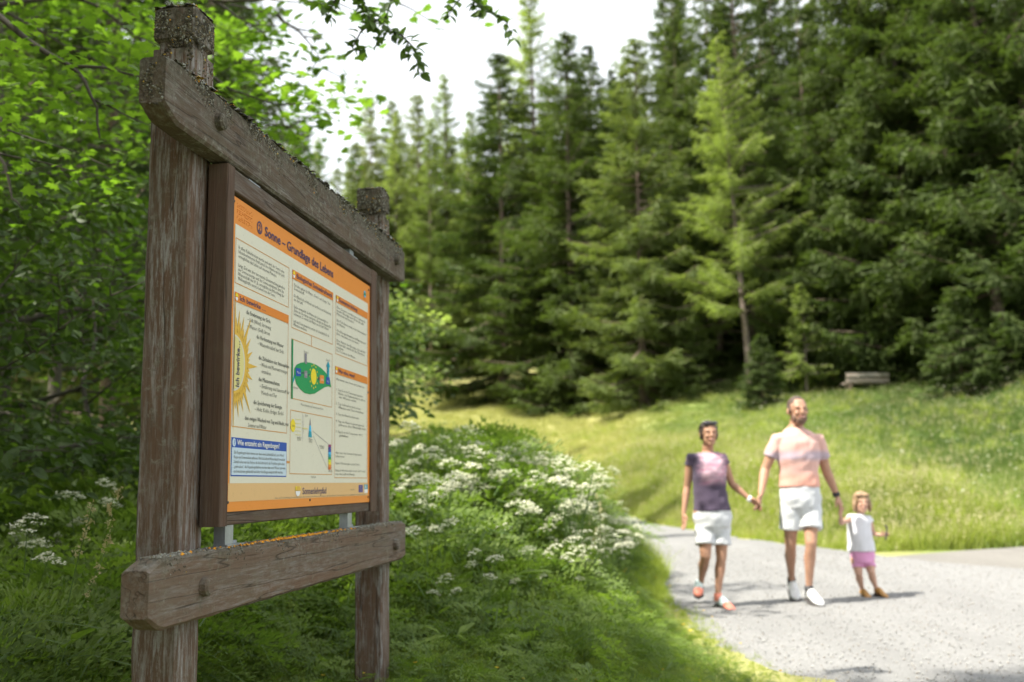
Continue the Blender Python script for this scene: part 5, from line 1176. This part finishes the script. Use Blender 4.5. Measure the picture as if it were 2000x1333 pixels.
def head_geo(mb, c, s, yaw=0):
    """skull, jaw, brow, nose, ears; s = head height / 0.24, facing -Y turned by yaw"""
    R = Matrix.Rotation(yaw, 3, 'Z')
    def b(off, r): mb.ball(Vector(c) + R @ (Vector(off) * s), tuple(q * s for q in r), 14, R)
    b((0, .012, .025), (.075, .094, .092)); b((0, -.022, -.045), (.055, .062, .070)); b((0, -.058, -.088), (.028, .024, .022)); b((0, -.068, .026), (.050, .016, .016))
    b((0, -.098, -.018), (.013, .017, .018)); b((0, -.090, .004), (.009, .012, .026)); b((.031, -.068, -.022), (.022, .018, .018)); b((-.031, -.068, -.022), (.022, .018, .018))
    b((.079, .008, -.005), (.009, .020, .030)); b((-.079, .008, -.005), (.009, .020, .030)); b((0, -.082, -.052), (.022, .010, .012))
def face_bits(root, c, s, yaw=0, smile=False, skin_=None):
    R = Matrix.Rotation(yaw, 3, 'Z')
    for sx in (-1, 1):
        MB().ball(Vector(c) + R @ (Vector((sx * .031, -.0835, .003)) * s), (.0085 * s, .004 * s, .0032 * s), 10, R).build('eye', MAT['eye'], root, True)
        MB().tube([Vector(c) + R @ (Vector(q) * s) for q in [(sx * .014, -.093, .018), (sx * .032, -.092, .024), (sx * .048, -.080, .018)]], .0017 * s, 6).build('eyebrow', MAT['hair_man'] if not smile == 2 else MAT['hair_blond'], root, True)
    MB().tube([Vector(c) + R @ (Vector(q) * s) for q in [(-.026, -.084, -.047), (-.012, -.0925, -.053), (0, -.095, -.055), (.012, -.0925, -.053), (.026, -.084, -.047)]], [.003 * s, .005 * s, .0058 * s, .005 * s, .003 * s], 8).build('mouth', MAT['lip'], root, True)
    MB().tube([Vector(c) + R @ (Vector(q) * s) for q in [(-.018, -.0925, -.0505), (0, -.1, -.0535), (.018, -.0925, -.0505)]], .0018 * s, 6).build('teeth', MAT['teeth'], root, True)
def hand_geo(mb, w, d, side, s=1.0, curl=.5, palm=(0, 0, 0), spread=.25):
    """w wrist, d hand direction, side = direction across the palm towards the thumb"""
    w = Vector(w); d = Vector(d).normalized(); side = Vector(side); side = (side - d * side.dot(d)).normalized(); n = d.cross(side)
    mb.tube([w, w + d * .03 * s, w + d * .075 * s, w + d * .092 * s], [.024 * s, .034 * s, .041 * s, .036 * s], 10, flat=[.8, .5, .42, .4], ref=side)
    for k, L in enumerate((.078, .088, .080, .062)):
        o = w + d * .085 * s + side * (.030 - .020 * k) * s; p = [o]; dd = d + side * (.12 - .08 * k) * spread
        for j in range(3):
            dd = (dd + n * curl * .55).normalized(); p.append(p[-1] + dd * L * s * (.42, .33, .25)[j])
        mb.tube(p, [.0098 * s, .0095 * s, .0085 * s, .0075 * s], 8, dome=True)
    o = w + d * .022 * s + side * .026 * s; mb.tube([o, o + (d * .6 + side * .8 + n * .2).normalized() * .042 * s, o + (d * .6 + side * .8 + n * .2).normalized() * .042 * s + (d * .9 + side * .25 + n * .35 * curl).normalized() * .035 * s], [.015 * s, .0115 * s, .009 * s], 8, dome=True)
def limb(mb, pts_, rad, seg=12, flat=None): mb.tube(pts_, rad, seg, flat=flat, dome=True)
def sub(pts_, rads):
    """insert muscle bulge between joints"""
    return pts_, rads
def arm(mb, sh, el, wr, r, s=1.0):
    sh, el, wr = Vector(sh), Vector(el), Vector(wr)
    limb(mb, [sh, sh.lerp(el, .35), sh.lerp(el, .8), el, el.lerp(wr, .25), el.lerp(wr, .6), wr.lerp(el, .03)], [r * 1.18, r * 1.06, r * .86, r * .82, r * .86, r * .68, r * .52])
def leg(mb, hip, kn, an, r):
    hip, kn, an = Vector(hip), Vector(kn), Vector(an); cb = Vector((0, .018 * r / .07, 0))
    limb(mb, [hip, hip.lerp(kn, .3), hip.lerp(kn, .75), kn, kn.lerp(an, .12), kn.lerp(an, .33) + cb, kn.lerp(an, .65) + cb * .4, kn.lerp(an, .92), an], [r * 1.2, r * 1.12, r * .82, r * .72, r * .66, r * .73, r * .52, r * .41, r * .43])
def torso_rings(mb, secs, seg=24, ex=2.15):
    rings = []
    for (cx, cy, z, rx, ry) in secs:
        ring = []
        for k in range(seg):
            q = 2 * math.pi * k / seg; c, s = math.cos(q), math.sin(q); ring.append((cx + rx * math.copysign(abs(c) ** (2 / ex), c), cy + ry * math.copysign(abs(s) ** (2 / ex), s), z))
        rings.append(ring)
    mb.loft(rings)
def foot_dir(heel, toe): return (Vector(toe) - Vector(heel))
def shoe(root, heel, toe, w, h, m_up, m_sole, m_toe=None, ankle=None):
    heel, toe = Vector(heel), Vector(toe); d = toe - heel; L = d.length; d.normalize(); side = d.cross(Vector((0, 0, 1))).normalized(); up = side.cross(d)
    def rg(t_, wx, z0, z1): c = heel + d * L * t_; return [c + side * wx * math.cos(q) + up * ((z0 + z1) / 2 + (z1 - z0) / 2 * math.sin(q)) for q in [2 * math.pi * k / 14 for k in range(14)]]
    mb = MB(); S = [(.0, .6, .012, .6), (.06, .8, .01, .95), (.25, .85, .01, 1.05), (.42, .86, .01, .95), (.6, .95, .01, .68), (.78, 1.0, .01, .5), (.92, .8, .01, .4), (1.0, .4, .012, .26)]
    cut = 5 if m_toe else len(S)
    mb.loft([rg(t_, w * a, b, h * c) for t_, a, b, c in S[:cut + (1 if m_toe else 0)]])
    if ankle is not None: mb.tube([heel + d * L * .16 + up * h * .6, Vector(ankle)], [w * .75, w * .62], 12)
    o = MB(); o.v = mb.v; o.f = mb.f; o.m = mb.m; me = remeshed(o, .006 if w > .03 else .004, 2, 'shoe'); so_ = mk('shoe', me, m_up, root)
    if m_toe: t2 = MB(); t2.loft([rg(t_, w * a * 1.02, b, h * c * 1.03) for t_, a, b, c in S[4:]]); t2.build('toe_cap', m_toe, so_, True)
    s2 = MB(); s2.loft([rg(t_, w * a * 1.07, -.014, .012) for t_, a in [(-.02, .5), (.03, .82), (.3, .82), (.55, .92), (.78, 1.02), (.93, .82), (1.02, .4)]]); s2.build('shoe_sole', m_sole, so_, True)
    return so_
def wrinkle(me, amp, seed):
    n = len(me.vertices); co = np.empty(n * 3, np.float32); me.vertices.foreach_get('co', co); co = co.reshape(-1, 3); no = np.empty(n * 3, np.float32); me.vertices.foreach_get('normal', no); no = no.reshape(-1, 3)
    x, y, z = co.T; a = np.sin(x * 21 + z * 34 + seed + 2 * np.sin(z * 9 + y * 11)) + .7 * np.sin(z * 61 - x * 37 + 1.7 * np.sin(x * 13 + seed)) + .5 * np.sin(x * 75 + y * 60 + 2 * np.sin(z * 17))
    co = co + no * (amp * .5 * a)[:, None]; me.vertices.foreach_set('co', co.astype(np.float32).ravel()); me.update(); return me
def person(loc, label):
    e_ = empty('person', loc); tag(e_, label, 'person'); return e_
def W(org, px, py, Y): return at(px, py, Y) - org

# --- the man
yM = 8.42; oM = Vector((2.40, yM, 0)); man = person(oM, 'bearded man in pale pink shirt and white shorts walking in the middle')
def m(px, py, dy=0): return W(oM, px, py, yM + dy)
sl_, sr_ = m(1518, 861), m(1598, 861); el_, er_ = m(1494, 918, .02), m(1614, 920, .06); wl, wr_ = m(1486, 966, -.10), m(1635, 969, .09)
hl, hr = m(1545, 985, 0), m(1583, 985, 0); kl, kr = m(1544, 1062, .03), m(1584, 1062, -.10); al, ar = m(1546, 1134, .30), m(1580, 1151, -.04)
hc = m(1558, 803, -.03); nb = m(1556, 846)
body = MB()
zs = {k: m(1560, k).z for k in (838, 850, 865, 895, 925, 955, 985, 1005)}; xc = m(1559, 900).x
torso = [(xc, .0, zs[1005], .06, .05), (xc, .0, zs[985], .150, .105), (xc, .0, zs[955], .160, .11), (xc, 0, zs[925], .155, .105), (xc, -.005, zs[895], .172, .118), (xc, 0, zs[865], .172, .112), (xc, 0, zs[850], .135, .088), (xc, .01, zs[838] - .01, .088, .066), (xc - .01, .01, zs[838] + .03, .056, .055)]
torso_rings(body, torso)
body.tube([nb + Vector((0, .02, -.02)), nb.lerp(hc, .5) + Vector((0, .02, 0)), hc + Vector((0, .01, -.02))], [.064, .058, .055], 12)
head_geo(body, hc, 1.06, R_(6)); arm(body, sl_, el_, wl, .048); arm(body, sr_, er_, wr_, .048); leg(body, hl, kl, al, .068); leg(body, hr, kr, ar, .068)
hand_geo(body, wl, m(1482, 992, -.14) - wl, Vector((-.35, -1, .0)), .95, .55); hand_geo(body, wr_, m(1645, 995, .10) - wr_, Vector((-.7, -.8, 0)), .98, .55)
mk('body', remeshed(body, .0072, 2, 'man_body'), MAT['skin_man'], man); face_bits(man, hc, 1.06, R_(6))
def cap_hair(root, c, s, yaw, mat, balls, vox=.006, name='hair', it=2):
    R = Matrix.Rotation(yaw, 3, 'Z'); mb = MB()
    for off, r in balls: mb.ball(Vector(c) + R @ (Vector(off) * s), tuple(q * s for q in r), 16, R)
    o = mk(name, remeshed(mb, vox, it, name), mat, root); return o
cap_hair(man, hc, 1.06, R_(6), MAT['hair_man'], [((0, .020, .037), (.0765, .091, .0875)), ((.066, .004, .012), (.014, .03, .035)), ((-.066, .004, .012), (.014, .03, .035))])
cap_hair(man, hc, 1.06, R_(6), MAT['beard'], [((0, -.050, -.092), (.040, .036, .028)), ((.046, -.026, -.060), (.016, .036, .034)), ((-.046, -.026, -.060), (.016, .036, .034)), ((.022, -.078, -.075), (.018, .012, .018)), ((-.022, -.078, -.075), (.018, .012, .018)), ((0, -.0865, -.040), (.024, .008, .006)), ((0, -.084, -.076), (.018, .012, .014))], .005, 'beard')
sh = MB(); g = .014
torso_rings(sh, [(xc, .0, zs[955] + .012, .172, .128), (xc, 0, zs[925] - .04, .165, .122), (xc, 0, zs[925] + .02, .163, .118), (xc, -.005, zs[895], .180, .128), (xc, 0, zs[865], .184, .122), (xc, 0, zs[850], .148, .098), (xc, .008, zs[838] - .008, .102, .078), (xc - .008, .01, zs[838] + .010, .070, .062)])
for a, b in ((sl_, el_), (sr_, er_)):
    c_ = Vector((xc, 0, a.z - .01)); sh.tube([c_.lerp(a, .45) + Vector((0, 0, .022)), a + Vector((0, 0, .004)), a.lerp(b, .30), a.lerp(b, .58)], [.062, .063, .062, .066], 14)
MAT['shirt_man'] = cloth('pink_shirt_printed', (.68, .42, .375), 9, man_shirt)
mk('t_shirt', wrinkle(remeshed(sh, .0085, 3, 'shirt'), .0045, 1), MAT['shirt_man'], man)
def shorts(root, zt, xc, rx, ry, legs, mat, hemr, vox=.008):
    mb = MB(); zc_ = (legs[0][0].z + legs[1][0].z) / 2
    torso_rings(mb, [(xc, 0, zc_ - .03, rx * .92, ry), (xc, 0, zc_ + .04, rx * 1.04, ry * 1.05), (xc, 0, (zt + zc_) / 2 + .02, rx, ry), (xc, 0, zt, rx * .95, ry * .95)])
    for (h_, k_, f, sx) in legs:
        e = h_.lerp(k_, f); c0 = Vector((xc + (h_.x - xc) * 1.02, 0, zc_ + .02)); mb.tube([c0, h_.lerp(k_, f * .5), e], [hemr * .98, hemr, hemr * 1.02], 16)
    kd = rx < .12; mb.ball((xc, 0, zc_ - (.15 if kd else .35) * hemr), (rx * .62, ry * .97, hemr * (.7 if kd else .95)), 14)
    return mk('shorts', wrinkle(remeshed(mb, vox, 2, 'shorts'), .004, 3), mat, root)
shorts(man, zs[955] + .03, xc, .168, .124, [(hl, kl, .64, -1), (hr, kr, .64, 1)], MAT['shorts_white'], .093)
MB().tube([m(1632, 962, .089), m(1634.5, 969.5, .09)], .032, 12).build('wristwatch', MAT['black'], man, True)
for a, tz in ((al, 0), (ar, 0)): MB().tube([a + Vector((0, 0, -.045)), a + Vector((0, .002, .028))], [.037, .036], 12).build('sock', MAT['black'], man, True)
shoe(man, m(1546, 1152, .36), m(1550, 1172, .22) + Vector((0, -.09, -.005)), .047, .105, MAT['shoe_white'], MAT['sole'], None, al + Vector((0, 0, -.03)))
sh_g = Vector((2.44 - 2.40, 8.50 - yM, .045)); shoe(man, ar + Vector((0, .07, -.085)), ar + Vector((.035, -.20, -.125)), .047, .105, MAT['shoe_white'], MAT['sole'], None, ar + Vector((0, 0, -.035)))

# --- the woman
yW = 8.32; oW = Vector((1.66, yW, 0)); wom = person(oW, 'dark haired woman in printed purple top and white shorts at the left of the family')
def m(px, py, dy=0): return W(oW, px, py, yW + dy)
hc = m(1384.5, 848, -.03); nb = m(1383, 880); sl_, sr_ = m(1349, 899), m(1411, 899); el_, er_ = m(1342, 952, .04), m(1430, 946, .02); wl, wr_ = m(1335, 1005, -.02), m(1463, 974, -.03)
hl, hr = m(1376, 1022), m(1408, 1022); kl, kr = m(1378, 1087, -.07), m(1409, 1087, -.03); al, ar = m(1369, 1137, .28), m(1402, 1164, -.06)
zs = {k: m(1388, k).z for k in (884, 892, 905, 925, 955, 975, 1000, 1022, 1040)}; xc = m(1385, 930).x
body = MB(); torso_rings(body, [(xc + .01, .0, zs[1040], .05, .05), (xc + .012, .0, zs[1022], .140, .100), (xc + .01, .0, zs[1000], .158, .115), (xc + .005, 0, zs[975], .130, .095), (xc, 0, zs[955], .120, .09), (xc, -.01, zs[925], .135, .108), (xc, 0, zs[905], .145, .098), (xc, .005, zs[892], .128, .078), (xc, .01, zs[884], .075, .055)])
body.tube([nb + Vector((0, .02, -.03)), nb.lerp(hc, .5) + Vector((0, .015, 0)), hc + Vector((0, .01, -.02))], [.050, .045, .045], 12)
head_geo(body, hc, .93, R_(4)); arm(body, sl_, el_, wl, .037); arm(body, sr_, er_, wr_, .037); leg(body, hl, kl, al, .062); leg(body, hr, kr, ar, .062)
hand_geo(body, wl, m(1338, 1035, -.06) - wl, Vector((.5, -1, 0)), .82, .35); hand_geo(body, wr_, m(1486, 990, -.05) - wr_, Vector((.2, -.9, .5)), .85, .6)
mk('body', remeshed(body, .0068, 2, 'woman_body'), MAT['skin_woman'], wom); face_bits(wom, hc, .93, R_(4))
cap_hair(wom, hc, .93, R_(4), MAT['hair_dark'], [((0, .026, .034), (.087, .094, .093)), ((.070, .008, -.002), (.016, .034, .058)), ((-.070, .008, -.002), (.016, .034, .058)), ((0, .11, -.02), (.04, .035, .04)), ((0, -.045, .082), (.05, .03, .018))])
gl = MB(); R = Matrix.Rotation(R_(4), 3, 'Z')
for sx in (-1, 1): gl.ball(hc + R @ (Vector((sx * .036, -.066, .094)) * .93), (.032, .012, .017), 12, R)
gl.tube([hc + R @ (Vector(q) * .93) for q in [(-.085, .02, .05), (-.078, -.04, .085), (-.03, -.075, .098), (.03, -.075, .098), (.078, -.04, .085), (.085, .02, .05)]], .0045, 6); gl.build('sunglasses', MAT['lens'], wom, True)
sh = MB(); torso_rings(sh, [(xc + .012, .0, zs[1000] + .008, .158, .128), (xc + .01, 0, zs[1000] + .05, .150, .122), (xc + .005, 0, zs[975] + .02, .142, .112), (xc, 0, zs[955], .136, .108), (xc, -.008, zs[925], .146, .120), (xc, 0, zs[905], .158, .110), (xc, .003, zs[892] + .004, .150, .090), (xc, .008, zs[884] + .0, .088, .068)])
for a, b in ((sl_, el_), (sr_, er_)): c_ = Vector((xc, 0, a.z)); sh.tube([c_.lerp(a, .5), a + Vector((0, 0, .008)), a.lerp(b, .20)], [.055, .054, .054], 14)
MAT['shirt_woman'] = cloth('purple_printed_top', (.085, .065, .105), 9, woman_shirt); mk('top', wrinkle(remeshed(sh, .0075, 3, 'top'), .004, 2), MAT['shirt_woman'], wom)
shorts(wom, zs[1000] + .04, xc + .012, .158, .122, [(hl, kl, .66, -1), (hr, kr, .66, 1)], MAT['shorts_white'], .081)
MB().tube([m(1461, 972.5, -.028), m(1467.5, 977, -.032)], .027, 12).build('wristband', MAT['wristband'], wom, True)
MB().tube([ar + Vector((0, 0, -.04)), ar + Vector((0, 0, .02))], [.034, .032], 12).build('sock', MAT['coral'], wom, True)
shoe(wom, al + Vector((-.005, .05, -.045)), m(1364, 1168, .20), .041, .092, MAT['mint'], MAT['sole'], MAT['coral'], al + Vector((0, 0, -.02)))
shoe(wom, ar + Vector((.0, .06, -.080)), ar + Vector((.085, -.165, -.115)), .042, .092, MAT['mint'], MAT['sole'], MAT['coral'], ar + Vector((0, 0, -.03)))

# --- the child
yC = 8.82; oC = Vector((3.10, yC, 0)); kid = person(oC, 'small blond child in white shirt and pink shorts holding the hand of the man')
def m(px, py, dy=0): return W(oC, px, py, yC + dy)
hc = m(1683, 982, -.03); nb = m(1681, 1005); sl_, sr_ = m(1662, 1013), m(1697, 1015); el_, er_ = m(1643, 1022, -.12), m(1705, 1042, .02); wl, wr_ = m(1642, 1006, -.27), m(1720, 1046, -.08)
hl, hr = m(1673, 1092), m(1696, 1092); kl, kr = m(1677, 1121, -.03), m(1702, 1119, -.05); al, ar = m(1684, 1152, .03), m(1711, 1149, -.02)
zs = {k: m(1682, k).z for k in (1005, 1010, 1018, 1035, 1055, 1075, 1090, 1100)}; xc = m(1679, 1040).x
body = MB(); torso_rings(body, [(xc + .01, 0, zs[1100], .03, .03), (xc + .01, .0, zs[1090], .098, .085), (xc + .005, .0, zs[1075], .10, .09), (xc, 0, zs[1055], .095, .088), (xc, 0, zs[1035], .092, .078), (xc, 0, zs[1018], .092, .066), (xc, .0, zs[1010], .075, .05), (xc, .0, zs[1005], .04, .035)])
body.tube([nb + Vector((0, .01, -.02)), hc + Vector((0, .01, -.02))], [.034, .034], 12)
head_geo(body, hc, .80, R_(-4)); arm(body, sl_, el_, wl, .026); arm(body, sr_, er_, wr_, .026); leg(body, hl, kl, al, .046); leg(body, hr, kr, ar, .046)
hand_geo(body, wl, m(1645, 990, -.30) - wl, Vector((-1, -.4, 0)), .5, .7); hand_geo(body, wr_, m(1729, 1044, -.10) - wr_, Vector((0, -.3, 1)), .52, .9)
mk('body', remeshed(body, .005, 2, 'child_body'), MAT['skin_child'], kid); face_bits(kid, hc, .80, R_(-4), 2)
cap_hair(kid, hc, .80, R_(-4), MAT['hair_blond'], [((0, .020, .038), (.093, .102, .092)), ((.082, .0, -.035), (.024, .042, .070)), ((-.082, .0, -.035), (.024, .042, .070)), ((0, .07, -.04), (.085, .035, .075)), ((.03, -.06, .082), (.05, .03, .022)), ((-.035, -.058, .082), (.045, .03, .022))], .005)
sh = MB(); torso_rings(sh, [(xc + .006, .0, zs[1075] - .008, .118, .112), (xc, 0, zs[1055], .108, .104), (xc, 0, zs[1035], .102, .092), (xc, 0, zs[1018], .104, .078), (xc, .0, zs[1010] + .004, .092, .062), (xc, .0, zs[1005] + .004, .052, .045)])
for a, b in ((sl_, el_), (sr_, er_)): c_ = Vector((xc, 0, a.z - .01)); sh.tube([c_.lerp(a, .5), a, a.lerp(b, .16)], [.045, .040, .040], 14)
mk('shirt', wrinkle(remeshed(sh, .0065, 3, 'kid_shirt'), .004, 5), MAT['shirt_white'], kid)
shorts(kid, zs[1075] + .02, xc + .01, .104, .094, [(hl, kl, .60, -1), (hr, kr, .60, 1)], MAT['shorts_pink'], .051, .006)
shoe(kid, al + Vector((0, .035, -.055)), al + Vector((.025, -.115, -.080)), .030, .072, MAT['boot'], MAT['sole'], None, al + Vector((0, 0, .005)))
shoe(kid, ar + Vector((0, .035, -.055)), ar + Vector((.055, -.105, -.085)), .030, .072, MAT['boot'], MAT['sole'], None, ar + Vector((0, 0, .005)))
st = MB(); st.tube([at(1730, 1054, yC - .12), at(1732.5, 1030, yC - .13)], [.008, .006], 8, dome=True); st.tube([at(1732.5, 1031, yC - .13), at(1729, 1027, yC - .13)], .0075, 8, dome=True)
tag(st.build('twig', MAT['sole'], None, True), 'short dark twig held in the raised left hand of the child', 'twig')
